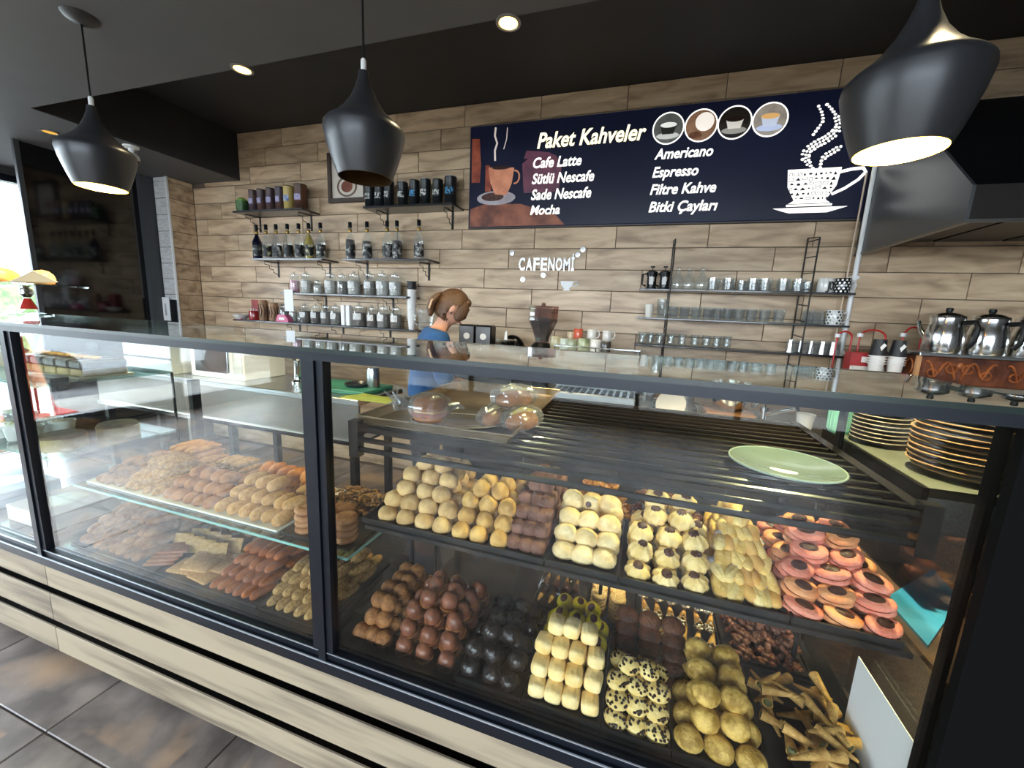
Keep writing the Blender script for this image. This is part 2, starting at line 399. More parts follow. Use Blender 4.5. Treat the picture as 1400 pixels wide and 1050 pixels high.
# upper display shelves: black on the right, glass on the left
box_part('black_shelf', CFL, case, -.665, .525, .835, 1.19, .862, .872)
SHG = glass('shelf_glass', '#d6ebe6', ior=1.5, boost=.03)
box_part('glass_shelf', SHG, case, -1.98, -.735, .845, 1.20, .742, .750)
GE2 = mat('pale_green_glass_edge', '#7fb0a8', rough=.15, coat=.5)
box_part('glass_shelf_edge', GE2, case, -1.98, -.735, .8425, .8445, .742, .750)
box_part('glass_shelf_edge', GE2, case, -.7345, -.7325, .845, 1.20, .742, .750)
for x in (-1.95, -1.35, -.75, -.65, -.05, .5):
    MB().cyl((x, 1.21, .49), (x, 1.21, .86 if x > -.7 else .741), .006).build('shelf_support', BLACK, case)
    zt = .861 if x > -.7 else .7415
    box_part('shelf_bracket', BLACK, case, x-.006, x+.006, .9, 1.22, zt-.012, zt)
# plate ledge beyond the right end
ledge = thing('side_counter', 'grey side counter with black apron beyond the right end of the case', 'counter', (0, 0, 0))
SC = mat('pale_stone_top', '#62685f', '#555b53', rough=.3, scale=6)

# ------------------------------------------------------------ the street outside the windows
ASP = mat('street_asphalt', '#6a6a6a', '#585858', rough=.9, scale=2)
st = struct(MB().box(-30, XL-1.36, -30, 12, -.3, -.12).box(XL-1.36, 12, -30, YB-.22, -.3, -.12).build('ground_street', ASP, smooth=False))
pv = struct(MB().box(-7.8, XL-1.36, -30, 12, -.12, -.02).box(XL-1.36, 12, -6.2, YB-.22, -.12, -.02).build('ground_pavement', mat('pavement', '#9a978f', '#86837c', rough=.9, scale=3), smooth=False))
def car(x, y, rz, label, c):
    t = thing('parked_car', label, 'car', (x, y, -.12), rz, 'cars parked in the street')
    P_ = mat('car_paint_'+c[1:], c, rough=.25, coat=.6)
    MB().prism([(-2.1, .3), (2.1, .3), (2.15, .7), (1.9, .9), (1.0, .98), (.45, 1.42), (-1.1, 1.45), (-1.75, 1.0), (-2.12, .9)], 1, -.85, .85).build('car_body', P_, t, smooth=False)
    for s_ in (-1, 1): MB().prism([(.85, 1.0), (.4, 1.36), (-1.05, 1.39), (-1.5, 1.0)], 1, s_*.852, s_*.858).build('side_window', DKG, t, smooth=False)
    for xx in (-1.35, 1.35):
        for s_ in (-1, 1): MB().cyl((xx, s_*.7, .33), (xx, s_*.88, .33), .33, 20).build('wheel', mat('tyre', '#1a1a1a', rough=.8), t)
car(-9.9, -3.6, PI/2, 'white car parked outside the left street window', '#cfd2d4')
car(-10, -9.4, PI/2, 'dark car parked further down the street', '#3a4148')
car(-1.5, -8.4, .0, 'silver car parked outside the shop front behind the viewer', '#a9adb0')
def bush(x, y, r, h, label, seed):
    def fn(t_, p_):
        a_, b_, c_ = math.sin(t_)*math.cos(p_), math.sin(t_)*math.sin(p_), math.cos(t_)
        k = 1+.12*math.sin(a_*9+seed)+.1*math.sin(b_*11+seed*2)+.1*math.sin(c_*10+seed*3)
        return (r*a_*k, r*b_*k, h/2*c_*k+h/2)
    tag(MB().blob(fn, 28, 18).build('street_bush', mat('hedge_leaves', '#5d7a3f', '#33482a', rough=.8, scale=9, bump=.8), None, loc=(x, y, -.15)), label, 'bush', 'bushes across the street')
for i in range(5): bush(-14+.3*(i % 2), -9+3.4*i, 1.2, 1.9+.3*(i % 3), 'green roadside bush across the street, %s along the kerb' % ORD[i], i+1)
box_part('counter_top', SC, ledge, .715, 1.35, 1.22, 1.80, 1.045, 1.07)
box_part('apron', BLACK, ledge, .70, .714, 1.21, 1.80, 1.02, 1.072)
box_part('side_panel', STEEL, ledge, .93, .95, 1.25, 1.80, .0, 1.045)
box_part('back_panel', STEEL, ledge, .72, 1.35, 1.78, 1.80, .0, 1.045)
box_part('lower_shelf', mat('brown_laminate', '#5d4a40', '#4a3a33', rough=.25, scale=4, coat=.3), ledge, .66, 1.30, .93, 1.62, .735, .748)
box_part('leg', STEEL, ledge, .67, .70, .94, .97, 0, .735)
box_part('leg', STEEL, ledge, 1.26, 1.29, .94, .97, 0, .735)
# fixed tube rack inside the case
RT = mat('rack_tube', '#14110f', rough=.25, metal=.3, coat=.4)
RZ = 1.15
rack = MB().box(.488, .512, .85, 1.50, RZ-.03, RZ-.004).box(-.70, -.676, .85, 1.50, RZ-.03, RZ-.004).box(.486, .514, .825, .85, RZ-.085, RZ+.012).box(-.702, -.674, .825, .85, RZ-.085, RZ+.012).build('tube_rack', RT, case, smooth=False)
ym = [.875+.047*i for i in range(14)]
tb = MB().cyl((-.676, 0, 0), (.488, 0, 0), .0075, 8).mesh('rack_tube', RT)
for y in ym: place('rack_tube', tb, rack, (0, y, RZ-.013))
for i in range(3): place('rack_tube', tb, rack, (0, .838, RZ-.012-.027*i))
for x in (-.69, .50): box_part('rack_leg', RT, rack, x-.01, x+.01, 1.48, 1.50, 0, RZ-.03)

# ------------------------------------------------------------ ceiling lamps
SHADE = mat('matt_black_lamp_enamel', '#26272a', rough=.36, spec=.5)
def pendant(x, y, zr, label, on):
    t = thing('pendant_lamp', label, 'lamp', (x, y, zr), 0, 'black pendant lamps over the case')
    prof = [(.088, 0), (.103, .04), (.122, .10), (.131, .142), (.129, .156), (.118, .168), (.094, .186), (.068, .212), (.044, .246), (.028, .282), (.019, .31), (.016, .33)]
    inn = [(r-.003, z+(.0 if i == 0 else -.002)) for i, (r, z) in enumerate(prof)]
    MB().lathe(prof, 40).build('lamp_shade', SHADE, t)
    MB().lathe(inn, 40).build('shade_lining', mat('lit_gold_lining', '#c99a35', rough=.35, metal=.6) if on else mat('unlit_gold_lining', '#5f452a', rough=.5, metal=.4), t)  # lining colour darkened for the unlit lamp, brighter gold for lit ones
    MB().lathe([(0, .33), (.009, .33), (.009, .362), (.006, .368), (0, .368)], 12).build('cord_grip', WHITE, t)
    top = ZL-zr-.03
    MB().cyl((0, 0, .366), (0, 0, top), .0035, 8).build('cord', BLACK, t)
    MB().lathe([(0, top), (.012, top), (.035, top+.008), (.055, top+.02), (.062, top+.03), (0, top+.03)], 24).build('ceiling_rose', SHADE, t)
    MB().lathe([(0, .085), (.03, .09), (.048, .11), (.05, .13), (.03, .165), (.018, .19), (0, .19)], 20).build('bulb', glow('warm_bulb_%d' % int(on*10), '#ffcf6a' if on < 20 else '#fff0a8', on) if on else mat('unlit_bulb', '#6b5a45', rough=.4), t)
    MB().cyl((0, 0, .191), (0, 0, .3), .017, 12).build('bulb_holder', BLACK, t)
    if on:
        l = bpy.data.lights.new('pendant_bulb_light', 'POINT'); l.energy = 60 if on < 20 else 135; l.color = (1, .78, .42); l.shadow_soft_size = .012
        o = bpy.data.objects.new('pendant_bulb_light', l); col.objects.link(o); o.parent = t; o.location = (0, 0, .072)
    return t
pendant(-2.34, 1.23, 1.922, 'black pendant lamp with warm glow, leftmost over the case', 8)
pendant(-.955, 1.24, 1.888, 'unlit black pendant lamp in the middle, in front of the framed picture', 0)
pendant(.535, 1.25, 1.868, 'lit black pendant lamp with bright yellow opening in front of the hood', 40)
def downlight(px, py, label, on=True, p=None):
    p = p or at(px, py, Z=ZL)
    t = thing('ceiling_downlight', label, 'light', (p.x, p.y, ZL), 0, 'round recessed ceiling downlights')
    MB().lathe([(.05, -.001), (.05, -.005), (.04, -.007), (.037, -.002)], 28).build('trim_ring', mat('brushed_ring', '#8d8c88', rough=.35, metal=.6), t)
    MB().lathe([(0, -.0045), (.037, -.0045)], 28).build('diffuser', glow('warm_downlight' if on else 'dim_downlight', '#ffcb6e' if on else '#e0a94a', 5 if on else .9), t)
    if on:
        l = bpy.data.lights.new('downlight_beam', 'SPOT'); l.energy = 55; l.color = (1, .82, .5); l.spot_size = 1.9; l.spot_blend = .8; l.shadow_soft_size = .06
        o = bpy.data.objects.new('downlight_beam', l); col.objects.link(o); o.parent = t; o.location = (0, 0, -.02)
downlight(695, 30, 'lit recessed downlight above the middle of the menu board')
downlight(331, 94, 'lit recessed downlight between left and middle pendant lamps')
downlight(68, 180, 'dim amber recessed downlight near the street window', False)
downlight(0, 0, 'added unseen recessed downlight above the right pendant lamp', p=Vector((.76, 1.55, ZL)))  # out of view, added to brighten the inside of the case
downlight(0, 0, 'added unseen recessed downlight in front of the hood', p=Vector((2.1, 1.55, ZL)))  # second unseen downlight, added for more warm light on case and wall
p = at(179, 200, Z=ZL)
t = thing('security_camera', 'small white dome security camera under the ceiling beside left pendant', 'camera', (p.x, p.y, ZL))
MB().lathe([(0, 0), (.05, 0), (.048, -.012), (.02, -.016), (.018, -.045), (.03, -.05), (.046, -.07), (.046, -.1), (0, -.1)], 20).build('housing', WHITE, t)
MB().lathe([(.045, -.101), (.04, -.12), (.02, -.137), (0, -.14)], 20).build('lens_dome', mat('black_dome', '#08080a', rough=.08), t)

# ------------------------------------------------------------ menu board
SY = 3.012
sx0, sx1, sz0, sz1 = -1.373, 1.172, 2.106, 2.826
sign = thing('menu_board', 'wide dark navy illuminated coffee menu board on the tiled wall', 'sign', (0, 0, 0))
NAVY = mat('navy_sign_face', '#0b0e1c', '#10142a', rough=.3, scale=1.2, emit='#0b0e1e', estr=.6)
MB().box(sx0, sx1, SY, YW, sz0, sz1, c=.004).build('board', NAVY, sign, smooth=False)
box_part('board_edge', mat('sign_edge', '#3f4047', rough=.4), sign, sx0-.004, sx1+.004, SY+.006, YW, sz0-.006, sz0-.0005)
LW = glow('lit_white_lettering', '#fdfcf5', 1.15); LC = glow('lit_cream_lettering', '#fff3c4', 1.2)
def sp(zx, zy, dy=.0): return at(640+zx*.4, 130+zy*.4, Y=SY-dy)
def sign_text(s, l, r, capz, m):
    a, b, c = sp(*l), sp(*r), sp(*capz)
    o = place('lettering', text_mesh('lettering', s, m, width=b.x-a.x, height=c.z-a.z, shear=.22, off=.024, ext=.0), sign, (a.x, SY-.003, (a.z+b.z)/2))
sign_text('Paket Kahveler', (236, 182), (607, 152), (240, 128), LC)
for s, l, r, h in (('Cafe Latte', (222, 248), (387, 241), 36), ('Sütlü Nescafe', (218, 303), (430, 294), 36), ('Sade Nescafe', (215, 358), (420, 350), 36), ('Mocha', (212, 408), (313, 407), 32),
                   ('Americano', (636, 220), (836, 207), 36), ('Espresso', (629, 282), (786, 273), 36), ('Filtre Kahve', (621, 340), (846, 332), 36), ('Bitki Çayları', (616, 401), (851, 392), 36)):
    sign_text(s, l, r, (l[0], l[1]-h), LW)
# printed picture on the left of the board and small round pictures, flat print
def flat(poly, m, d, name='printed_picture', parent=sign):
    n = len(poly); b = MB(); b.add([(p[0], SY-d, p[1]) for p in poly], [tuple(range(n))]); return b.build(name, m, parent, smooth=False)
def zp(*pts): return [(q.x, q.z) for q in (sp(*p) for p in pts)]
def disc(cx, cz, rx, rz, n=28, a0=0, a1=2*PI): return [(cx+rx*math.cos(a0+(a1-a0)*i/n), cz+rz*math.sin(a0+(a1-a0)*i/n)) for i in range(n)]
def pm(n, c1, c2=None, e=.22, sc=12): return mat(n, c1, c2, rough=.4, scale=sc, emit=c1, estr=e)
def clampx(poly): return [(max(sx0+.004, min(sx1-.004, x)), max(sz0+.004, min(sz1-.004, z))) for x, z in poly]
flat(clampx(zp((5, 455), (8, 390), (60, 372), (180, 372), (300, 410), (330, 450))), pm('print_table', '#4e2a20', '#9a5c42', .25, 9), .0004)
flat(zp((14, 150), (40, 150), (44, 240), (40, 300), (12, 300)), pm('print_copper', '#6a2f22', '#a1563a', .3), .0004)
flat(zp((185, 235), (240, 190), (300, 205), (320, 240), (310, 330), (190, 335)), pm('print_grinder', '#4e2c3c', '#6d3f4c', .3), .0004)
flat(zp((200, 190), (280, 195), (290, 215), (190, 218)), pm('print_grinder_lid', '#5d3445', None, .3), .0008)
flat(zp((60, 240), (75, 240), (78, 330), (58, 330)), pm('print_copper', '#6a2f22'), .0008)
c = sp(95, 352); flat(clampx(disc(c.x, c.z, .155, .05)), pm('print_saucer', '#8e8a90', '#6f666c', .35), .0012)
c = sp(92, 348); flat(clampx(disc(c.x-.02, c.z, .09, .03)), pm('print_beans', '#2c1712', '#5b3627', .25, 60), .0016)
flat(zp((70, 248), (158, 248), (150, 300), (132, 342), (92, 340), (76, 300)), pm('print_cup', '#b0765a', '#8c5540', .4), .002)
c = sp(114, 248); flat(disc(c.x, c.z, .073, .014), pm('print_coffee', '#2b1510', None, .2), .0024)
h = MB(); c = sp(160, 280); h.tube([(c.x+.035*math.cos(a), SY-.002, c.z+.045*math.sin(a)) for a in [(-PI*.55)+PI*1.1*i/10 for i in range(11)]], .006, 6); h.build('printed_picture', pm('print_cup', '#b0765a'), sign)
h = MB(); pts = [sp(95, 112), sp(92, 140), sp(100, 165), sp(92, 190), sp(93, 225)]; h.tube([(q.x, SY-.002, q.z) for q in pts], .007, 6); h.build('printed_picture', pm('print_steam', '#c9bcb4', None, .5), sign)
h = MB(); pts = [sp(135, 112), sp(132, 150), sp(122, 185)]; h.tube([(q.x, SY-.002, q.z) for q in pts], .003, 6); h.build('printed_picture', pm('print_steam', '#c9bcb4', None, .5), sign)
for cx, cy, k in ((684, 114, 0), (796, 104, 1), (911, 94, 2), (1032, 84, 3)):
    c = sp(cx, cy); rx = .098; rz = .098
    flat(disc(c.x, c.z, rx, rz), LW, .001, 'picture_ring')
    flat(disc(c.x, c.z, rx-.008, rz-.008), pm('round_bg%d' % k, ('#4d4f4c', '#7a5a44', '#15120f', '#8d8378')[k], ('#6a6c66', '#a07a5c', '#3a3128', '#b5aca0')[k], .4, 20), .0016, 'round_picture')
    if k == 1:
        flat(disc(c.x+.02, c.z+.02, .055, .055), pm('round_froth', '#e8ded4', None, .6), .002, 'round_picture')
        flat(disc(c.x-.03, c.z-.055, .04, .02), pm('round_beans', '#4a2a1a', '#8a5a3a', .3, 60), .0024, 'round_picture')
    else:
        cc = ('#20221f', '', '#d8d2c8', '#c8d0e2')[k]
        flat(disc(c.x, c.z-.045, .07, .02), pm('round_saucer%d' % k, ('#b9b9b4', '', '#8d8a82', '#aeb8d2')[k], None, .5), .002, 'round_picture')
        flat([(c.x-.05, c.z+.02), (c.x+.05, c.z+.02), (c.x+.035, c.z-.035), (c.x-.035, c.z-.035)], pm('round_cup%d' % k, cc, None, .4), .0024, 'round_picture')
        flat(disc(c.x, c.z+.02, .05, .016), pm('round_brew%d' % k, ('#e8e8e0', '', '#1a0f08', '#d8a868')[k], None, .5), .0028, 'round_picture')
# big white cup emblem made of small marks, with rising steam
cl, cr, cb = sp(1093, 256), sp(1278, 246), sp(1115, 372)
cupw = cr.x-cl.x; cx = (cl.x+cr.x)/2; zt = (cl.z+cr.z)/2; zb = cb.z
LWm = mat('navy_mark', '#0b0e1c', rough=.4)
flat([(cl.x, zt), (cr.x, zt), (cr.x-.012, zt-.1), (cr.x-.055, zt-.18), (cx+.11, zb), (cx-.11, zb), (cl.x+.055, zt-.18), (cl.x+.012, zt-.1)], LW, .001, 'cup_emblem')
flat([(cx-.12, zb-.004), (cx+.12, zb-.004), (cx+.12, zb-.016), (cx-.12, zb-.016)], LW, .001, 'cup_emblem')
sl, sr = sp(1040, 393), sp(1297, 383); zs = (sl.z+sr.z)/2
flat([(sl.x, zs+.006), (sr.x, zs+.008), (sr.x-.05, zs-.008), (cx+.1, zs-.024), (cx-.1, zs-.024), (sl.x+.05, zs-.012)], LW, .001, 'cup_emblem')
h = MB(); hh = [(cr.x-.02, zt-.03), (cr.x+.05, zt-.015), (cr.x+.105, zt-.012), (cr.x+.12, zt-.035), (cr.x+.09, zt-.075), (cr.x+.03, zt-.12), (cr.x-.03, zt-.15)]
h.tube([(x, SY-.002, z) for x, z in hh], .009, 6); h.build('cup_emblem', LW, sign)
rnd = random.Random(3)
mk = MB()
z = zt-.02
while z > zb+.01:
    f = (z-zb)/(zt-zb); half = .11+(cupw/2-.11)*min(1, f*1.25)-.012
    x = cx-half
    while x < cx+half-.015:
        w = rnd.uniform(.018, .04); hgt = rnd.uniform(.012, .024); w = min(w, cx+half-x)
        q = rnd.random()
        x1 = x+w-.006; zc = z-hgt/2
        if q < .45:   # outlined square
            for a in ([(x, z), (x1, z), (x1, z-.003), (x, z-.003)], [(x, z-hgt), (x1, z-hgt), (x1, z-hgt+.003), (x, z-hgt+.003)], [(x, z), (x+.003, z), (x+.003, z-hgt), (x, z-hgt)], [(x1-.003, z), (x1, z), (x1, z-hgt), (x1-.003, z-hgt)]):
                mk.add([(p[0], SY-.0018, p[1]) for p in a], [(0, 1, 2, 3)])
        elif q < .75:
            mk.add([(p[0], SY-.0018, p[1]) for p in disc((x+x1)/2, zc, (x1-x)/3, hgt/3, 10)], [tuple(range(10))])
        else:
            mk.add([(p[0], SY-.0018, p[1]) for p in ((x, z-hgt), (x1, z-hgt), ((x+x1)/2, z))], [(0, 1, 2)])
        x += w
    z -= .028
mk.build('cup_emblem_marks', LWm, sign, smooth=False)
def ribbon(pts, ws):
    """rising steam made of beans: rows of small marks across a curved band"""
    P = [sp(*p) for p in pts]; mb = MB(); rr = random.Random(len(pts)); L_ = [0]
    for a, b in zip(P, P[1:]): L_.append(L_[-1]+(b-a).length)
    s_ = 0.0
    while s_ < L_[-1]:
        i = max(k for k in range(len(L_)-1) if L_[k] <= s_); f = (s_-L_[i])/max(1e-6, L_[i+1]-L_[i])
        q = P[i].lerp(P[i+1], f); w = ws[i]+(ws[i+1]-ws[i])*f; d = (P[i+1]-P[i]).normalized(); nx, nz_ = -d.z, d.x
        k = max(1, int(w/.017))
        for j in range(k):
            o_ = (j-(k-1)/2)*.018; rx_, rz_ = rr.uniform(.0075, .0105), rr.uniform(.006, .0085)
            mb.add([(q.x+nx*o_+x, SY-.001, q.z+nz_*o_+z) for x, z in disc(0, 0, rx_, rz_, 8)], [tuple(range(8))])
        s_ += .019
    mb.build('steam_marks', LW, sign, smooth=False)
ribbon([(1178, 250), (1160, 230), (1152, 208), (1160, 188), (1190, 168), (1225, 150), (1255, 128), (1266, 100), (1258, 70), (1240, 45), (1226, 32)], [.012, .04, .06, .06, .06, .065, .06, .045, .035, .025, .012])
ribbon([(1203, 248), (1207, 225), (1225, 205), (1255, 188), (1280, 172)], [.012, .03, .04, .045, .03])
ribbon([(1180, 135), (1195, 115), (1214, 88), (1210, 62), (1198, 38)], [.012, .025, .035, .03, .012])
# framed picture behind the middle lamp
a, b, c2 = at(447, 215, Y=3.03), at(450, 278, Y=3.03), at(497, 268, Y=3.03)
zt, zb = a.z+.03, b.z; xl, xr = b.x, b.x+.40
pf = thing('framed_picture', 'small wood framed picture of a coffee cup behind middle pendant', 'picture', (0, 0, 0))
FW = mat('walnut_frame', '#4d3d33', '#382c25', rough=.5, scale=12)
for q in ((xl, xr, zb, zb+.035), (xl, xr, zt-.035, zt), (xl, xl+.035, zb+.035, zt-.035), (xr-.035, xr, zb+.035, zt-.035)):
    MB().box(q[0], q[1], 3.015, YW, q[2], q[3], c=.003).build('frame_rail', FW, pf, smooth=False)
box_part('picture_paper', mat('cream_paper', '#cfc6b8', rough=.7), pf, xl+.035, xr-.035, 3.035, YW, zb+.035, zt-.035)
cx, cz = (xl+xr)/2-.01, zb+.13
for r, m, d in ((.105, mat('sepia_ink', '#6b5648', rough=.7), .001), (.085, MATS['cream_paper'], .0015), (.06, mat('russet_ink', '#6e3a2c', '#8a5240', rough=.7), .002)):
    b = MB(); b.add([(x, 3.035-d, z) for x, z in disc(cx, cz, r, r*.8)], [tuple(range(28))]); b.build('picture_print', m, pf, smooth=False)

# mirrored wall letters and little cup
MIR = mat('mirror_acrylic', '#d3d4d2', rough=.25, metal=.55)
a, b = at(709, 369, Y=3.04), at(791, 369, Y=3.04); hgt = at(709, 352, Y=3.04).z-a.z
n = 'CAFENOMİ'; wl_ = (b.x-a.x)/len(n)
for i, ch in enumerate(n):
    o = place('wall_letter', text_mesh('wall_letter', ch, MIR, width=wl_*.86 if ch != 'İ' else wl_*.4, height=hgt, off=.03, ext=.004), None, (a.x+wl_*i, YW-.006, a.z))
    tag(o, 'mirrored acrylic wall letter %s, %s letter of the cafe name' % (ch, ORD[i]), 'letter', 'mirrored name letters on the wall')
for px, py, l in ((700, 346, 'mirrored acrylic bean sticker above the first wall letter'), (790, 348, 'mirrored acrylic bean sticker above the last wall letters'), (797, 341, 'small mirrored bean sticker at the far top right of the wall letters'), (715, 382, 'mirrored heart sticker below the wall letters, left one'), (743, 376, 'mirrored bean sticker below the wall letters, beside the heart')):
    q = at(px, py, Y=YW); tag(MB().lathe([(0, 0), (.022, 0), (.02, .005), (0, .006)], 12, M=Matrix.Translation((q.x, YW-.001, q.z)) @ Matrix.Rotation(PI/2, 4, 'X')).build('wall_sticker', MIR), l, 'sticker', 'mirrored stickers on the wall')
q = at(776, 391, Y=YW)
wc = thing('cup_ornament', 'white cup shaped wall sticker below the mirrored letters', 'ornament', (q.x, YW, q.z))
MB().prism([(-.055, .035), (.045, .035), (.035, 0), (.01, -.022), (-.02, -.022), (-.045, 0)], 1, -.006, -.0005).box(-.03, .02, -.006, -.0005, -.034, -.022).build('cup_shape', WHITE, wc, smooth=False)
MB().tube([(.042, -.004, .028), (.07, -.004, .035), (.08, -.004, .02), (.06, -.004, .0), (.036, -.004, -.002)], .004, 6).build('cup_handle', WHITE, wc)

# ------------------------------------------------------------ extractor hood and white pipe
hd = thing('extractor_hood', 'black sloped extractor hood on the wall right of the menu board', 'hood', (0, 0, 0))
HM = mat('hood_metal', '#5a5d61', rough=.3, metal=.55)
HX, HY, z0 = 1.185, 2.16, 1.905
b = MB(); b.prism([(3.05, z0), (HY, z0), (HY, 2.035), (2.78, 2.60), (3.05, 2.60)], 0, HX, HX+.012); b.build('side_panel', HM, hd, smooth=False)
b = MB(); b.box(HX+.012, 3.1, HY, HY+.012, z0, 2.035); b.build('front_lip', mat('hood_lip', '#2b2826', rough=.35, metal=.4), hd, smooth=False)
b = MB(); b.add([(HX+.012, HY, 2.035), (3.1, HY, 2.035), (3.1, 2.78, 2.6), (HX+.012, 2.78, 2.6), (HX+.012, HY+.015, 2.035), (3.1, HY+.015, 2.035), (3.1, 2.795, 2.6), (HX+.012, 2.795, 2.6)], [(0, 1, 2, 3), (7, 6, 5, 4), (0, 4, 5, 1), (1, 5, 6, 2), (2, 6, 7, 3), (3, 7, 4, 0)]); b.build('sloped_front', mat('hood_black', '#0c0d0f', rough=.3), hd, smooth=False)
box_part('hood_top', MATS['hood_black'], hd, HX+.012, 3.1, 2.79, 3.05, 2.588, 2.6)
box_part('rim', mat('hood_rim', '#6d6c69', rough=.3, metal=.8), hd, HX, 3.1, HY-.004, HY+.004, z0-.012, z0+.001)
box_part('rim', MATS['hood_rim'], hd, HX-.004, HX+.02, HY, 3.05, z0-.012, z0-.0005)
for i in range(6): box_part('filter_panel', mat('filter_mesh', '#191817', rough=.4, metal=.5), hd, HX+.04+.3*i, HX+.32+.3*i, 2.25, 3.0, z0+.06, z0+.075)
q0, q1 = at(1184, 236, Y=3.0), at(1152, 500, Y=3.0)
pp = thing('white_pipe', 'thin white service pipe with cable running down the wall beside the hood', 'pipe', (q1.x-.03, 2.98, 0))
MB().cyl((0, 0, .95), (.0, 0, q0.z+.1), .013, 10).build('pipe', WHITE, pp)
MB().cyl((-.035, .02, .95), (-.028, .02, q0.z), .005, 8).build('cable', mat('beige_cable', '#cbb59c', rough=.5), pp)
for z in (1.3, 1.75): box_part('clip', WHITE, pp, -.018, .018, -.015, .05, z, z+.02)
# ------------------------------------------------------------ wall shelves on the left
SHM = mat('black_shelf_board', '#1b1b1d', rough=.3, coat=.3)
def wall_shelf(x0, x1, z, label, brk=(.12, .88), yf=2.85):
    t = thing('wall_shelf', label, 'shelf', (x0, YW, z), 0, 'black wall shelves left of the menu board')
    w = x1-x0
    MB().box(0, w, yf-YW, 0, -.016, 0, c=.002).build('board', SHM, t, smooth=False)
    for f in brk:
        x = w*f; b = MB()
        b.box(x-.008, x+.008, -.006, 0, -.15, -.016)
        b.tube([(x, -.004, -.018), (x, -.15, -.02), (x, -.15, -.045), (x, -.1, -.05), (x, -.1, -.08), (x, -.06, -.085), (x, -.06, -.11), (x, -.02, -.12), (x, -.004, -.145)], .003, 6)
        b.build('bracket', BLACK, t)
    return t
Z1, Z2, Z3, Z4, Z5, Z6 = 2.266, 2.254, 1.852, 1.850, 1.558, 1.293
wall_shelf(-3.64, -2.84, Z1, 'top black wall shelf holding seven coloured canisters')
wall_shelf(-2.228, -1.43, Z2, 'top black wall shelf holding black cans beside the menu board')
wall_shelf(-3.445, -2.65, Z3, 'black wall shelf holding seven syrup bottles')
wall_shelf(-2.44, -1.638, Z4, 'black wall shelf holding five syrup bottles')
wall_shelf(-3.13, -1.82, Z5, 'upper long black shelf of glass spice jars', (.25, .8))
wall_shelf(-3.73, -1.71, Z6, 'lower long black shelf of jars, boxes and paper cups', (.3, .55, .8))
def wx(zx, zy=260, y=2.94): return at(300+zx*.2571, 220+zy*.2571, Y=y).x
BG = glass('bottle_glass', '#f4f7f6', ior=1.5, boost=.04, milk=.10)
# canisters
def canister(x, z, r, h, m, lab, label, group, y=2.94, lid=None, name='canister'):
    t = thing(name, label, 'can', (x, y, z), random.uniform(-.2, .2), group)
    MB().lathe([(0, 0), (r, 0), (r, .006), (r-.001, .008), (r-.001, h-.008), (r, h-.006), (r, h), (0, h)], 24).build('can_body', m, t)
    if lab:
        n = 8; b = MB()
        for i in range(n):
            a0, a1 = [-PI/2+(-.75+1.5*k/n) for k in (i, i+1)]
            R = r+.0012
            b.add([(R*math.cos(a), R*math.sin(a), zz) for a, zz in ((a0, h*.38), (a1, h*.38), (a1, h*.62), (a0, h*.62))], [(0, 1, 2, 3)])
        b.build('can_label', lab, t)
    MB().lathe([(0, h), (r*.97, h), (r*.97, h+.006), (0, h+.007)], 24).build('lid', lid or BLACK, t)
    return t
brown = mat('brown_can', '#5d4238', '#3f3440', rough=.4, scale=5, stretch=(1, 1, 2)); LIL = mat('lilac_label', '#8d88b0', '#b8b2cf', rough=.5, scale=60)
names = ['leftmost', 'second', 'third', 'fourth']
for i, zx in enumerate((183, 227, 275, 325)):
    canister(wx(zx), Z1, .037, .185+.004*i, brown, LIL, 'brown drink powder can with lilac label, %s brown one on the top shelf' % names[i], 'powder cans on the top left shelf')
canister(wx(372), Z1, .043, .20, mat('yellow_can', '#d8c27a', '#b9a25c', rough=.4, scale=5), mat('blue_label', '#3a62a8', '#cfd6e2', rough=.5, scale=40), 'yellow drink powder can with blue label', 'powder cans on the top left shelf')
canister(wx(436), Z1, .052, .205, mat('dark_brown_can', '#5a3826', '#40281c', rough=.4, scale=5), LIL, 'wide dark brown drink powder can at the right end of top shelf', 'powder cans on the top left shelf')
t = thing('green_mug', 'small dark mug with green lime picture at left end of top shelf', 'mug', (wx(130), 2.93, Z1), 0)
MB().lathe([(0, 0), (.05, 0), (.055, .1), (.05, .1), (.046, .01), (0, .01)], 24).build('mug_body', mat('dark_green_mug', '#1f2b2e', '#3f6a2c', rough=.3, scale=9), t)
MB().lathe([(0, .08), (.045, .08), (.04, .115), (.02, .13), (0, .132)], 14).build('lime', mat('lime_green', '#5f8f2c', '#8fb34a', rough=.5, scale=12), t)
BK = mat('black_can', '#121416', '#1b1e21', rough=.35, scale=4)
labs = [mat('white_print', '#c9c9c4', '#1b1c1e', rough=.5, scale=70, contrast=(.45, .55)), mat('blue_print', '#3f8fc0', '#15181b', rough=.5, scale=70, contrast=(.45, .55))]
tl = mat('tin_lid', '#c8c6c0', rough=.3, metal=.7)
for i, zx in enumerate((800, 852, 903, 975, 1037, 1095, 1160, 1228)):
    canister(wx(zx, 225), Z2, .040 if i < 7 else .047, .185+.006*(i % 3)+(.01 if i == 7 else 0), BK, labs[1] if i in (4, 7) else labs[0],
             ('black cocoa can with printed label, %s from the left on its shelf' % ORD[i]) if i != 7 else 'widest black can with blue print at the right end by the menu board', 'black cans on the top shelf', lid=tl if i % 2 else BK)
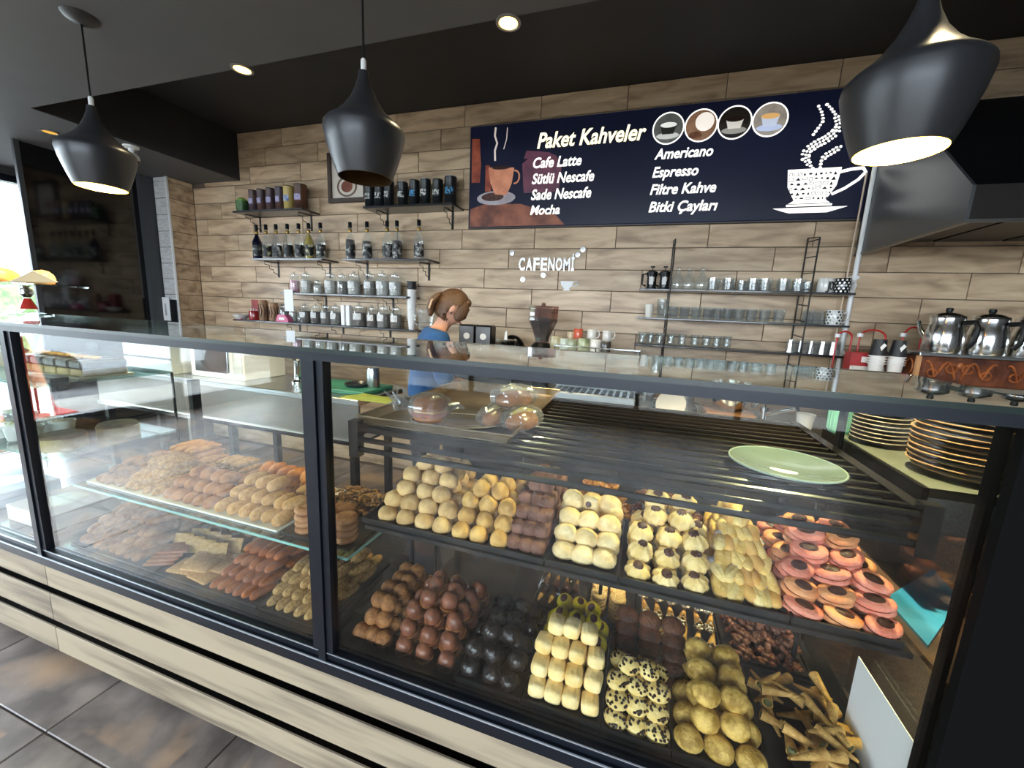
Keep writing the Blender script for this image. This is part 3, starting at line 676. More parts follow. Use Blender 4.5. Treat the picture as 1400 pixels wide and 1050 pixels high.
# syrup bottles
def bottle(x, z, liquid, label, level, lc=0, y=2.94):
    t = thing('syrup_bottle', label, 'bottle', (x, y, z), random.uniform(-.3, .3), 'syrup bottles on the wall shelves')
    pr = [(0, 0), (.036, 0), (.039, .006), (.039, .15), (.036, .165), (.022, .195), (.0145, .215), (.0135, .262), (.0135, .268)]
    MB().lathe(pr, 22).build('bottle_glass', BG if not liquid[1] else mat('dark_bottle', liquid[0], rough=.1, coat=.5), t)
    if not liquid[1]:
        k = [(max(r-.004, 0), max(zz, .004)) for r, zz in pr if zz <= level]
        MB().lathe(k+[(0, k[-1][1])], 22).build('syrup', mat('syrup_'+liquid[0][1:], liquid[0], rough=.15, coat=.4), t)
    MB().lathe([(.0396, .03), (.0396, .125)], 22).build('bottle_label', mat('bottle_label_%d' % lc, '#15171a', ('#c9c8be', '#9a9a8a', '#d8d0a0')[lc], rough=.5, scale=28, contrast=(.5, .68)), t)
    MB().lathe([(0, .262), (.0155, .262), (.0155, .302), (.013, .308), (0, .308)], 16).build('cap', BLACK, t)
    MB().lathe([(.0145, .225), (.0152, .226), (.0152, .25), (.0145, .251)], 16).build('neck_band', mat('gold_foil', '#a8894a', rough=.3, metal=.8), t)
liq = [(('#10122a', 1), 0, 'dark blue syrup bottle'), (('#9a9a3a', 0), 2, 'pale green syrup bottle'), (('#1d1512', 0), 0, 'clear syrup bottle with short dark fill'), (('#120e0d', 0), 1, 'syrup bottle nearly full of black syrup'), (('#201b18', 0), 0, 'clear necked dark syrup bottle beside the yellow one'), (('#b39a16', 0), 2, 'yellow syrup bottle filled to the neck'), (('#191412', 0), 0, 'clear necked syrup bottle at the right end of its shelf')]
for (zx, l) in zip((205, 255, 308, 368, 427, 480, 542), liq):
    bottle(wx(zx, 510), Z3, l[0], l[2]+', left bottle shelf', .25 if 'neck' in l[2] and 'filled' in l[2] else .145, l[1])
for zx, lq, lb, lv in ((698, '#0e0c0c', 'full black syrup bottle at the left end', .165), (787, '#2a1a12', 'syrup bottle with brown neck, second from left', .15), (893, '#6d7040', 'syrup bottle with pale green fill, left of close pair', .12), (945, '#14100f', 'dark syrup bottle, right of the close pair', .15), (1060, '#c8c4b0', 'syrup bottle with whitish fill standing alone at right', .08)):
    bottle(wx(zx, 512), Z4, (lq, 0), lb+', right bottle shelf', lv, 0)
# glass jars
def jar(x, z, h, r, cont, label, group, lab=None, fill=.75, y=2.94):
    t = thing('glass_jar', label, 'jar', (x, y, z), random.uniform(-.3, .3), group)
    H = h*.78
    MB().lathe([(0, 0), (r*.94, 0), (r, .008), (r, H-.03), (r*.9, H-.012), (r*.74, H)], 22).build('jar_glass', BG, t)
    MB().lathe([(0, .005), (r*.9, .005), (r*.93, .012), (r*.93, H*fill), (0, H*fill+.004)], 18).build('contents', cont, t)
    MB().lathe([(r*.8, H), (r*.8, H+.012), (r*.5, H+.02), (r*.14, H+.026), (r*.2, h-.016), (r*.24, h-.008), (0, h)], 18).build('lid', BG, t)
    if lab:
        b = MB(); n = 6; R = r+.001
        for i in range(n):
            a0, a1 = [-PI/2+(-.7+1.4*k/n) for k in (i, i+1)]
            b.add([(R*math.cos(a), R*math.sin(a), zz) for a, zz in ((a0, H*.35), (a1, H*.35), (a1, H*.7), (a0, H*.7))], [(0, 1, 2, 3)])
        b.build('paper_label', lab, t)
PAP = mat('paper_label', '#dcdcd8', '#a9abae', rough=.7, scale=45, contrast=(.45, .8))
CW = mat('white_contents', '#c5c3bd', '#a8a69f', rough=.7, scale=50, bump=.4); CB = mat('brown_contents', '#4a3527', '#2b2019', rough=.7, scale=40, bump=.4); CG = mat('grey_contents', '#77736b', '#4d4a44', rough=.7, scale=40, bump=.4)
for i, (zx, h, r, c, l) in enumerate(((402, .19, .042, mat('pink_contents', '#d98aa4', '#e8dede', rough=.6, scale=14), 'glass jar with pink label, leftmost on upper jar shelf'), (465, .195, .046, CW, 'glass jar of white powder, second on upper jar shelf'), (525, .12, .04, CW, 'short glass jar, lowest on the upper jar shelf'), (592, .2, .05, CW, 'tall glass jar right of the short one, upper jar shelf'), (655, .19, .046, CG, 'grey filled glass jar in the middle of upper jar shelf'), (718, .2, .054, CW, 'broad glass jar of white packets, upper jar shelf'), (800, .205, .05, CG, 'tall grey glass jar, third from right on upper jar shelf'), (868, .21, .052, CW, 'tall glass jar, second from right on upper jar shelf'), (936, .2, .05, CW, 'glass jar of white sticks at right end of upper jar shelf'))):
    jar(wx(zx, 700), Z5, h, r, c, l, 'glass jars on the upper jar shelf', PAP if i in (1, 3, 5, 6, 7, 8) else None)
for i, (zx, h, r, c, l) in enumerate(((345, .165, .042, CG, 'small jar behind the pink box'), (390, .155, .036, CW, 'small jar right of the pink box'), (425, .09, .026, CG, 'tiny jar standing before the larger lower jars'), (458, .18, .045, CB, 'dark spice jar, first of four together on lower shelf'), (515, .18, .044, CB, 'dark spice jar, second of four together on lower shelf'), (568, .185, .044, CG, 'grey spice jar, third of four together on lower shelf'), (620, .185, .045, CG, 'grey spice jar, fourth of four together on lower shelf'), (745, .2, .055, CB, 'broad dark jar right of the two white boxes'), (812, .19, .043, CB, 'slim jar with round white label on lower shelf'), (872, .2, .052, CG, 'broad pale jar with white label on lower shelf'), (940, .195, .048, CB, 'jar of black sticks beside the paper cup tower'))):
    jar(wx(zx, 870), Z6, h, r, c, l, 'glass jars on the lower jar shelf', PAP if i > 2 else None, y=2.95 if i in (0, 1, 2) else 2.94)
def bx(name, label, cat, x, y, z, w, d, h, m, rz=0, c=.003, group=None):
    o = MB().box(-w/2, w/2, -d/2, d/2, 0, h, c=c).build(name, m, None, smooth=False, loc=(x, y, z), rot=(0, 0, rz)); return tag(o, label, cat, group)
for i, zx in enumerate((668, 695)):
    bx('white_box', ('tall white carton, left', 'tall white carton, right')[i]+' of the pair on the lower jar shelf', 'box', wx(zx, 870), 2.93, Z6, .038, .04, .175, WHITE, group='white cartons on the lower shelf')
t = thing('pink_box', 'pink plastic box with sloped sides on the lower jar shelf', 'box', (wx(345, 850, 2.88), 2.88, Z6), 0)
MB().prism([(-.075, 0), (.075, 0), (.06, .04), (.03, .065), (-.045, .065), (-.065, .03)], 1, -.025, .025).build('box_body', mat('magenta_plastic', '#c2356b', '#d6638c', rough=.4, scale=20), t, smooth=False)
MB().box(-.035, .03, -.027, -.0255, .018, .04).build('sticker', WHITE, t, smooth=False)
t = thing('red_jar', 'short red jar with white lid at left of the lower shelf', 'jar', (wx(188, 820, 2.92), 2.92, Z6))
MB().lathe([(0, 0), (.046, 0), (.048, .01), (.048, .075), (.044, .085), (0, .085)], 22).build('jar_body', mat('red_jar_glass', '#b0262a', '#8a1c22', rough=.2, scale=8, coat=.4), t)
MB().lathe([(0, .085), (.046, .085), (.046, .105), (0, .108)], 22).build('lid', GLASS, t)
bx('red_carton', 'red carton standing behind the red jar', 'box', wx(205, 800, 3.0), 3.0, Z6, .09, .06, .19, mat('red_card', '#9a2f2c', '#7c2422', rough=.5, scale=10))
for i, (zx, h, r) in enumerate(((246, .19, .036), (290, .17, .038))):
    t = thing('carved_vase', ('tan carved cup with dark zigzag, front', 'tan carved cup with dark zigzag, rear')[i]+' one on the lower shelf', 'cup', (wx(zx, 840), 2.94-.02*(1-i), Z6), 0, 'carved tan cups')
    MB().lathe([(0, 0), (r, 0), (r*1.05, .02), (r*.95, h*.5), (r*1.08, h*.9), (r, h), (r*.85, h), (r*.8, .01), (0, .01)], 18).build('cup_body', mat('tan_carved', '#b08a68', '#8c6748', rough=.6, scale=14), t)
    b = MB()
    for k in range(9):
        a = 2*PI*k/9; b.tube([(r*1.06*math.cos(a), r*1.06*math.sin(a), h*.15), (r*1.03*math.cos(a+.35), r*1.03*math.sin(a+.35), h*.45), (r*1.08*math.cos(a), r*1.08*math.sin(a), h*.8)], .0035, 5)
    b.build('zigzag', mat('dark_zigzag', '#3f2a22', rough=.6), t)
t = thing('white_bowl', 'shallow white bowl at the left end of the lower shelf', 'bowl', (wx(118, 830, 2.92), 2.92, Z6))
MB().lathe([(0, 0), (.035, 0), (.07, .03), (.075, .045), (.07, .045), (.033, .006), (0, .006)], 24).build('bowl', mat('glazed_white', '#d6d4ce', rough=.25), t)
q = at(312, 437, Y=2.9)
tag(MB().prism([(-.03, 0), (.03, 0), (.035, .035), (.012, .026), (0, .05), (-.018, .028), (-.035, .03)], 1, -.012, .012).build('red_ribbon', mat('pink_ribbon', '#d3284f', rough=.5), None, smooth=False, loc=(-3.70, 2.9, Z6)), 'bright pink folded ribbon at the left end of lower shelf', 'ribbon')
t = thing('white_card', 'blank white card clipped under the left end of upper jar shelf', 'card', (wx(368, 720, 2.845), 2.845, Z5-.165))
MB().box(-.05, .05, -.0015, .0015, 0, .19).build('card', mat('white_card_paper', '#e9eaec', rough=.6), t, smooth=False)
# tower of paper cups and glass pitcher
xt = wx(1023, 890, 2.93); cm = MB().lathe([(0, 0), (.024, 0), (.0335, .088), (.0405, .089), (.0405, .096), (.033, .096), (.022, .004), (0, .004)], 20).mesh('paper_cup', mat('white_paper_cup', '#dfdedb', rough=.6))
bm_ = MB().lathe([(0, 0), (.024, 0), (.0335, .088), (.0405, .089), (.0405, .096), (.033, .096), (.022, .004), (0, .004)], 20).mesh('paper_cup', mat('black_paper_cup', '#1d1f22', rough=.5))
for i in range(19):
    tag(place('paper_cup', cm if i < 15 else bm_, None, (xt, 2.93, Z6+.0162*i)), ('white paper cup, %s from the bottom of the tall cup tower' if i < 15 else 'black paper cup near the top, %s from the bottom of tall tower') % ORD[i], 'paper cup', 'tall tower of paper cups')
t = thing('glass_pitcher', 'ribbed glass blender pitcher behind the woman', 'pitcher', (wx(1098, 900, 2.9), 2.9, Z6))
MB().lathe([(0, 0), (.05, 0), (.055, .02), (.066, .16), (.07, .175)], 12).build('pitcher_glass', BG, t, ang=10)
MB().tube([(-.06, 0, .14), (-.1, 0, .135), (-.105, 0, .06), (-.055, 0, .03)], .008, 8).build('handle', BG, t)
MB().lathe([(0, .004), (.047, .004), (.05, .03), (0, .03)], 16).build('pitcher_base', CG, t)

# ------------------------------------------------------------ wire shelf unit of glassware on the right
su = thing('shelf_unit', 'black three tier wall shelf with wire ladders full of glassware', 'shelf', (0, 0, 0))
ZB = (1.661, 1.474, 1.294)
for z in ZB: MB().box(-.045, 1.15, 2.85, 3.04, z-.012, z, c=.002).build('board', SHM, su, smooth=False)
for x in (.146, .925):
    b = MB()
    for y in (2.846, 3.036): b.cyl((x, y, 1.17), (x, y, 2.0 if y > 3 else 1.97), .0045, 6)
    for i in range(9): b.cyl((x, 2.846, 1.2+.095*i), (x, 3.036, 1.215+.095*i), .0035, 6)
    b.cyl((x, 2.846, 1.97), (x, 3.036, 2.0), .0035, 6)
    b.build('wire_ladder', mat('dark_wire', '#2c2a28', rough=.35, metal=.6), su)
def gx(zx, y=2.94, zy=450): return at(850+zx*.25, 320+zy*.25, Y=y).x
CG2 = glass('tumbler_glass', '#f6f9f8', ior=1.45, boost=.03, milk=.06)
def gmesh(name, prof, n=18): return MB().lathe(prof, n).mesh(name, CG2)
tumb = gmesh('tumbler', [(0, 0), (.026, 0), (.028, .004), (.034, .08), (.0325, .08), (.0265, .01), (0, .01)])
small = gmesh('tea_glass', [(0, 0), (.023, 0), (.027, .012), (.024, .04), (.03, .078), (.0285, .078), (.0225, .04), (.025, .014), (0, .008)])
cryst = MB().lathe([(0, .086), (.027, .086), (.029, .08), (.034, .0), (.032, 0), (.026, .074), (0, .076)], 10).mesh('crystal_glass', CG2, ang=10)
G = 'glassware on the wire shelf unit'
for i, zx in enumerate((280, 342, 405, 470, 525, 580, 640, 710, 780, 862)):
    tag(place('tumbler', tumb, None, (gx(zx), 2.94+.01*(i % 2), ZB[1])), 'clear glass tumbler, %s from the left in the middle shelf row' % ORD[i], 'glass', 'tumblers on the middle shelf')
for i, zx in enumerate((1015, 1070)):
    tag(place('tumbler', cryst, None, (gx(zx), 2.93, ZB[1])), 'upturned clear glass beside the white dotted mug, %s one' % ('outer', 'nearer')[i], 'glass', 'upturned glasses beside the dotted mug')
for i, zx in enumerate((108, 155, 205, 266, 328, 398, 462, 520, 575)):
    tag(place('tea_glass', small, None, (gx(zx, zy=590), 2.94, ZB[2])), 'small clear tea glass, %s from the left in the bottom shelf row' % ORD[i], 'glass', 'tea glasses on the bottom shelf')
for i, zx in enumerate((922, 982, 1040, 1098, 1155)):
    tag(place('crystal_glass', cryst, None, (gx(zx, zy=640), 2.93, ZB[2])), 'upturned cut glass, %s from the left at right end of bottom shelf' % ORD[i], 'glass', 'upturned cut glasses')
tall = gmesh('tall_glass', [(0, 0), (.03, 0), (.032, .006), (.04, .125), (.038, .125), (.03, .01), (0, .01)])
tag(place('tall_glass', tall, None, (gx(218), 2.95, ZB[1])), 'tall clear glass at the left of the middle glassware shelf', 'glass')
o = tag(MB().lathe([(0, 0), (.021, 0), (.028, .08), (.03, .08), (.03, .085), (0, .085)], 20).build('upturned_cup', mat('ivory_paper', '#dcd8cc', rough=.6), None, loc=(gx(146, 2.9), 2.9, ZB[1])), 'small ivory paper cup at the left end of middle glassware shelf', 'cup')
for i, zx in enumerate((160, 230)):
    t = thing('french_press', ('black french press at the left end of top glassware shelf', 'black french press next to the wire ladder')[i], 'coffee press', (gx(zx, 2.92, 290), 2.92, ZB[0]), 0, 'french presses')
    MB().lathe([(0, .006), (.03, .006), (.031, .01), (.031, .1)], 20).build('beaker', GLASS, t)
    MB().lathe([(0, .008), (.028, .008), (.028, .05), (0, .05)], 16).build('coffee_grounds', mat('press_dark', '#171310', rough=.3), t)
    b = MB(); b.lathe([(0, 0), (.034, 0), (.034, .012), (.032, .014)], 20).lathe([(.033, .085), (.035, .085), (.035, .112), (.02, .122), (0, .124)], 20)
    for k in range(4):
        a = PI/4+PI/2*k; b.box(-.006, .006, -.0015, .0015, .01, .09, M=Matrix.Translation((.0335*math.cos(a), .0335*math.sin(a), 0)) @ Matrix.Rotation(a+PI/2, 4, 'Z'))
    b.tube([(-.033, -.01, .1), (-.058, -.015, .095), (-.06, -.015, .03), (-.035, -.01, .02)], .006, 8).build('frame', BLACK, t)
    MB().cyl((0, 0, .124), (0, 0, .142), .003, 6).lathe([(0, .14), (.014, .142), (.014, .15), (0, .152)], 12).build('plunger', BLACK, t)
    for m_ in (mat('press_label', '#d5d5d3', rough=.6),): MB().box(-.016, .01, -.0325, -.0318, .03, .075).build('label', m_, t, smooth=False)
dec = gmesh('glass_decanter', [(0, 0), (.036, 0), (.039, .008), (.039, .06), (.03, .085), (.014, .1), (.017, .112)])
sto = gmesh('stopper', [(0, .1), (.009, .1), (.009, .114), (.016, .122), (.019, .134), (.014, .146), (0, .15)])
for i, zx in enumerate((300, 362, 432)):
    t = tag(place('glass_decanter', dec, None, (gx(zx, zy=295), 2.93, ZB[0])), 'stoppered glass decanter, %s of three beside the french presses' % ('left', 'middle', 'right')[i], 'decanter', 'stoppered decanters'); place('stopper', sto, t)
mj = gmesh('glass_mug', [(0, 0), (.034, 0), (.037, .006), (.037, .082), (.035, .082), (.034, .01), (0, .01)])
mh = MB().tube([(.036, 0, .07), (.06, 0, .068), (.062, 0, .025), (.036, 0, .015)], .005, 6).mesh('handle', CG2)
for i, zx in enumerate((498, 582, 655, 718, 782, 885, 965, 1015)):
    t = tag(place('glass_mug', mj, None, (gx(zx, 2.94, 295), 2.94, ZB[0]), (0, 0, -.8+.5*(i % 3)), (.8 if i in (2, 7) else 1.0)), 'clear glass mug, %s from the left in the top shelf row' % ORD[i], 'mug', 'glass mugs on the top shelf'); place('handle', mh, t)
def mug(x, y, z, label, m, hm, rz=0, s=1.0, name='mug', group=None, dots=None, word=None, flip=False):
    t = thing(name, label, 'mug', (x, y, z), rz, group)
    R, H = .041*s, .086*s
    pr = [(0, 0), (R*.9, 0), (R, .008*s), (R, H-.002), (R*.98, H), (R*.94, H-.002), (R*.92, .01*s), (0, .008*s)]
    if flip: pr = [(r, H-z_) for r, z_ in pr]
    MB().lathe(pr, 26).build('mug_body', m, t)
    MB().tube([(R*.97, 0, H*.82), (R*1.5, 0, H*.85), (R*1.72, 0, H*.55), (R*1.45, 0, H*.22), (R*.97, 0, H*.2)], .0055*s, 8).build('handle', hm, t)
    if dots:
        b = MB()
        for rI in range(5):
            for k in range(12):
                a = 2*PI*(k+.5*(rI % 2))/12; zc = H*(.12+.19*rI); rr = .0058*s
                b.add([((R+.0008)*math.cos(a+rr/R*math.cos(w)), (R+.0008)*math.sin(a+rr/R*math.cos(w)), zc+rr*math.sin(w)) for w in [2*PI*q/8 for q in range(8)]], [tuple(range(8))])
        b.build('dots', dots, t)
    if word:
        for i, ch in enumerate(word):
            a = -PI/2-.75+.5*i; o = place('mug_lettering', text_mesh('mug_lettering', ch, BLACK, width=.02, height=.05, off=.02, ext=.0005), t, ((R+.0012)*math.cos(a)-.006, (R+.0012)*math.sin(a), .018), (0, 0, a+PI/2))
    return t
CW_ = mat('glazed_white_mug', '#dcdad4', rough=.2, coat=.3); CK = mat('glazed_black_mug', '#141416', rough=.2, coat=.3)
mug(gx(1110, 2.93, 300), 2.93, ZB[0], 'white mug with large black letters on the top glassware shelf', CW_, CK, .6, 1.0, word='JOY')
mug(gx(1203, 2.92, 300), 2.92, ZB[0], 'black mug with white polka dots and white handle', CK, CW_, .1, 1.0, dots=CW_)
mug(gx(1158, 2.92, 470), 2.92, ZB[1], 'white mug with black polka dots on the middle glassware shelf', CW_, CW_, .1, 1.02, dots=CK)
# ------------------------------------------------------------ work bench behind the case, back counter
CZ = .93
be = thing('work_bench', 'stainless steel work bench standing behind the left half of the case', 'bench', (0, 0, 0))
MB().box(-3.95, -1.5, 1.85, 2.32, CZ-.035, CZ, c=.004).build('bench_top', STEEL, be, smooth=False)
box_part('front_apron', mat('dull_steel', '#8f8a85', '#7d7770', rough=.35, metal=.85, scale=2), be, -3.95, -1.54, 1.90, 1.915, .655, CZ-.035)
box_part('apron_edge', CHROME, be, -3.95, -1.54, 1.885, 1.90, .635, .66)
box_part('lower_shelf', STEEL, be, -3.93, -1.56, 1.915, 2.30, .635, .65)
for x in (-3.9, -2.6, -1.6):
    for y in (1.93, 2.27): box_part('leg', BLACK, be, x-.02, x+.02, y-.02, y+.02, 0, .635)
BC = .88
bc = thing('back_counter', 'dark counter with steel top along the tiled wall', 'counter', (0, 0, 0))
box_part('counter_top', STEEL, bc, -1.30, 1.18, 2.42, 3.045, BC-.03, BC)
for i in range(4):
    a = -1.28+.61*i
    box_part('cabinet_door', mat('dark_cabinet', '#1f2022', rough=.35), bc, a, a+.6, 2.46, 2.48, .1, BC-.035)
box_part('cabinet_body', mat('dark_cabinet', '#1f2022'), bc, -1.29, 1.17, 2.481, 3.04, .0, BC-.031)
rs = thing('riser_cabinet', 'dark riser cabinet on the back counter under the napkin holders', 'cabinet', (0, 0, 0))
box_part('riser_body', MATS['dark_cabinet'], rs, -1.29, -.80, 2.5, 3.04, BC, 1.18); box_part('riser_top', STEEL, rs, -1.29, -.80, 2.49, 3.04, 1.18, 1.195)
# napkin holders, tub, black lid
for i, px in enumerate((641, 663)):
    q = at(px, 466, Y=2.58)
    t = thing('napkin_holder', ('dark grey napkin holder partly hidden by the woman', 'dark grey napkin holder with round logo beside the tub')[i], 'napkin holder', (q.x, 2.58, 1.195), .15, 'napkin holders')
    MB().box(-.055, .055, -.06, .1, 0, .175, c=.008).build('holder_body', BLACK, t, smooth=False)
    MB().box(-.048, .048, -.062, -.0605, .03, .165).build('face_plate', mat('slate_face', '#6f7278', '#5d6066', rough=.4, scale=5), t, smooth=False)
    MB().lathe([(0, 0), (.022, 0), (.022, .001), (0, .001)], 16, M=Matrix.Translation((0, -.0625, .1)) @ Matrix.Rotation(PI/2, 4, 'X')).build('logo_disc', WHITE, t)
    MB().box(-.04, .04, -.075, -.0605, .0, .028).build('napkins', WHITE, t, smooth=False)
q = at(689, 466, Y=2.55)
t = thing('clear_tub', 'clear plastic tub with lid beside the napkin holders', 'tub', (q.x+.01, 2.56, 1.195))
MB().lathe([(0, 0), (.06, 0), (.07, .07), (.072, .075)], 24).build('tub', glass('milky_plastic', '#c9cdcb', rough=.2), t); MB().lathe([(0, .077), (.076, .077), (.074, .088), (0, .09)], 24).build('lid', glass('milky_plastic'), t)
MB().lathe([(0, .004), (.055, .004), (.06, .04), (0, .045)], 18).build('contents', CG, t)
MB().prism([(-.012, 0), (.01, 0), (.004, .06), (-.006, .05)], 1, -.004, .004).build('spoon', WHITE, t, smooth=False, loc=(.0, 0, .088))
q = at(714, 468, Y=2.55)
t = tag(MB().blob(lambda a, p: (.1*math.sin(a)*math.cos(p), .05*math.sin(a)*math.sin(p), max(0, .11*math.cos(a))), 20, 12).build('black_cover', mat('black_gloss', '#0d0d0e', rough=.15), None, loc=(-.90, 2.8, 1.196), rot=(0, 0, 0)), 'black domed cover lying left of the coffee grinder', 'cover')
# grinder
q = at(742, 440, Y=2.6)
t = thing('coffee_grinder', 'coffee grinder with smoky brown hopper of beans', 'coffee grinder', (q.x, 2.6, BC))
MB().lathe([(0, 0), (.085, 0), (.085, .02), (.06, .05), (.055, .3), (.07, .33), (.07, .37), (.05, .395), (0, .395)], 20).build('grinder_body', BLACK, t)
MB().lathe([(.045, .4), (.05, .43), (.098, .54), (.1, .62), (.1, .625)], 8).build('hopper', glass('smoky_plastic', '#b58670', ior=1.5, boost=.05, milk=.06), t, ang=10)
MB().lathe([(0, .405), (.04, .405), (.045, .435), (.085, .525), (.088, .55), (0, .565)], 8).build('coffee_beans', mat('coffee_beans', '#3a2018', '#1f110c', rough=.4, scale=90, bump=.8), t, ang=10)
MB().lathe([(0, .627), (.102, .627), (.102, .634), (.015, .64), (.012, .655), (0, .658)], 8).build('hopper_lid', glass('smoky_plastic'), t, ang=10)
MB().tube([(-.06, -.04, .34), (-.11, -.06, .33), (-.13, -.06, .28)], .01, 8).build('lever', CHROME, t)
# espresso machine
t = thing('espresso_machine', 'wide steel espresso machine with cups stacked on top', 'espresso machine', (0, 0, 0))
x0, x1, y0, y1 = -.52, .0, 2.44, 2.86
box_part('machine_back', STEEL, t, x0, x1, y0+.18, y1, BC+.06, 1.24)
box_part('drip_base', STEEL, t, x0, x1, y0, y1, BC+.03, BC+.11, c=.006)
for i in range(12): box_part('grate_bar', BLACK, t, x0+.02+.042*i, x0+.045+.042*i, y0+.01, y0+.17, BC+.111, BC+.116)
box_part('machine_top', STEEL, t, x0, x1, y0+.03, y1, 1.16, 1.245, c=.006)
box_part('cup_rail', CHROME, t, x0, x1, y0+.03, y0+.04, 1.268, 1.276)
for x in (x0+.01, (x0+x1)/2, x1-.01): MB().cyl((x, y0+.035, 1.246), (x, y0+.035, 1.268), .004, 6).build('rail_post', CHROME, t)
for x in (-.4, -.15):
    MB().lathe([(0, 0), (.035, 0), (.035, .05), (.045, .06), (0, .06)], 18, c=(x, y0+.1, 1.1)).build('group_head', CHROME, t)
    MB().tube([(x, y0+.07, 1.09), (x, y0-.05, 1.075)], .012, 8).build('portafilter', BLACK, t)
for x in (x0+.03, x1-.03): MB().cyl((x, y0+.06, BC), (x, y0+.06, BC+.03), .02, 10).cyl((x, y1-.06, BC), (x, y1-.06, BC+.03), .02, 10).build('foot', BLACK, t)
MB().tube([(x1-.03, y0+.05, 1.16), (x1-.03, y0-.0, 1.12), (x1-.03, y0-.0, 1.02)], .006, 6).build('steam_wand', CHROME, t)
def cx(zx, y): return at(560+zx*.2429, 470, Y=y).x
def cupm(c1, c2=None): return mat('cup_'+c1[1:], c1, c2, rough=.25, coat=.3, scale=12)
G = 'cups on top of the espresso machine'
cups = [(825, 1, 0, '#c9c2a8', '#8f8a66', 'cream and olive tall cup at left end of the espresso machine top'), (870, .85, 0, '#b9c6bb', None, 'pale mint upturned cup on the espresso machine'), (915, .8, 0, '#8d957a', '#a9b096', 'olive cup below the cream one on the espresso machine'), (980, .95, 0, '#4f6a45', '#b9c09a', 'green striped leafy cup on the espresso machine'), (1047, .9, 0, '#d8d6d0', None, 'white cup in the lower row on the espresso machine'), (1105, .8, 0, '#4a4744', '#2e2c2a', 'dark grey cup at right end of the espresso machine'),
        (903, .7, 1, '#c8b79a', None, 'cream cup stacked over the olive one'), (945, .85, 1, '#c4523a', '#d06a50', 'orange red cup on the espresso machine'), (1022, .85, 1, '#dad8d2', None, 'white cup stacked left of the handled one'), (1108, .85, 1, '#d2d0ca', None, 'white handled cup stacked over the dark grey one')]
for zx, s, lv, c1, c2, l in cups:
    y = 2.57 if lv == 0 else 2.68
    x = cx(zx, y)
    if lv == 0: mug(x, y, 1.246, l, cupm(c1, c2), cupm(c1), 2.2 if zx != 1047 else -.2, s*.95, 'coffee_cup', G, flip=True)
    else:
        b0 = mug(x, y, 1.246, 'upturned white cup under the '+l.split(' stacked')[0].split(' on the')[0], cupm('#cfcdc6'), cupm('#cfcdc6'), 1.9, s*.9, 'coffee_cup', G, flip=True)
        mug(x, y, 1.246+.086*s*.9+.0005, l, cupm(c1, c2), cupm(c1), -.3 if zx > 1000 else 2.0, s*.9, 'coffee_cup', G, flip=True)
# sink zone seen through the rack: bowl, jugs, carton, tap, white cup
q = at(995, 560, Y=2.6); bxo = bx('brown_carton', 'small brown carton under the steel mixing bowl', 'box', .53, 2.62, BC, .26, .2, .065, mat('cardboard', '#a3764a', '#8d6238', rough=.8, scale=5))
t = thing('mixing_bowl', 'round steel mixing bowl with handle on the back counter', 'bowl', (.53, 2.62, BC+.066))
MB().lathe([(0, 0), (.045, 0), (.085, .04), (.105, .1), (.11, .17), (.114, .17), (.108, .1), (.087, .036), (.045, -.0), (0, .003)], 26).build('bowl', CHROME, t)
MB().tube([(.108, -.02, .15), (.16, -.03, .15), (.165, -.03, .09), (.12, -.02, .03)], .006, 6).build('handle', CHROME, t)
for i, (px, h, r, l) in enumerate(((878, .13, .055, 'dark steel cup at the left of the sink clutter'), (935, .13, .042, 'steel milk jug beside the leaning plate'), (902, .10, .035, 'small steel cup behind the leaning plate'))):
    q = at(px, 575, Y=2.55)
    t = thing('steel_jug', l, 'jug', (q.x, 2.55, BC)); MB().lathe([(0, 0), (r*.9, 0), (r, .01), (r*.95, h*.9), (r*1.05, h), (r, h), (r*.85, .006), (0, .006)], 20).build('jug_body', STEEL, t); MB().tube([(r*.95, 0, h*.8), (r*1.6, 0, h*.75), (r*1.55, 0, h*.3), (r*.97, 0, h*.2)], .005, 6).build('handle', CHROME, t)
q = at(918, 565, Y=2.5)
tag(MB().lathe([(0, 0), (.05, .001), (.085, .008), (.085, .011), (.05, .005), (0, .004)], 28).build('white_saucer', CW_, None, loc=(q.x-.01, 2.48, BC+.09), rot=(1.0, -.55, 0)), 'white saucer leaning among the steel jugs', 'saucer')
tag(MB().box(-.16, .16, -.1, .1, 0, .008).box(-.16, -.15, -.1, .1, .008, .04).box(.15, .16, -.1, .1, .008, .04).box(-.15, .15, -.1, -.09, .008, .04).box(-.15, .15, .09, .1, .008, .04).build('drain_tray', BLACK, None, smooth=False, loc=(.21, 2.74, BC)), 'black drain tray behind the jugs', 'tray')
q = at(1046, 577, Y=2.55)
t = thing('sink_tap', 'chrome lever sink tap on the back counter', 'tap', (q.x, 2.6, BC))
MB().cyl((0, 0, 0), (0, 0, .11), .022, 14).build('tap_body', CHROME, t); MB().tube([(0, 0, .06), (.06, -.06, .1), (.12, -.13, .14)], .016, 10).build('spout', CHROME, t); MB().tube([(0, 0, .112), (.01, .01, .15), (.06, -.01, .2)], .008, 8).build('lever', CHROME, t)
q = at(1092, 560, Y=2.5)
t = tag(MB().lathe([(0, 0), (.03, 0), (.042, .11), (.045, .11), (.045, .116), (.04, .116), (.028, .004), (0, .004)], 20).build('white_cup', mat('bluish_white', '#d4dae4', rough=.4), None, loc=(q.x+.03, 2.48, BC)), 'plain white plastic cup right of the sink tap', 'cup')
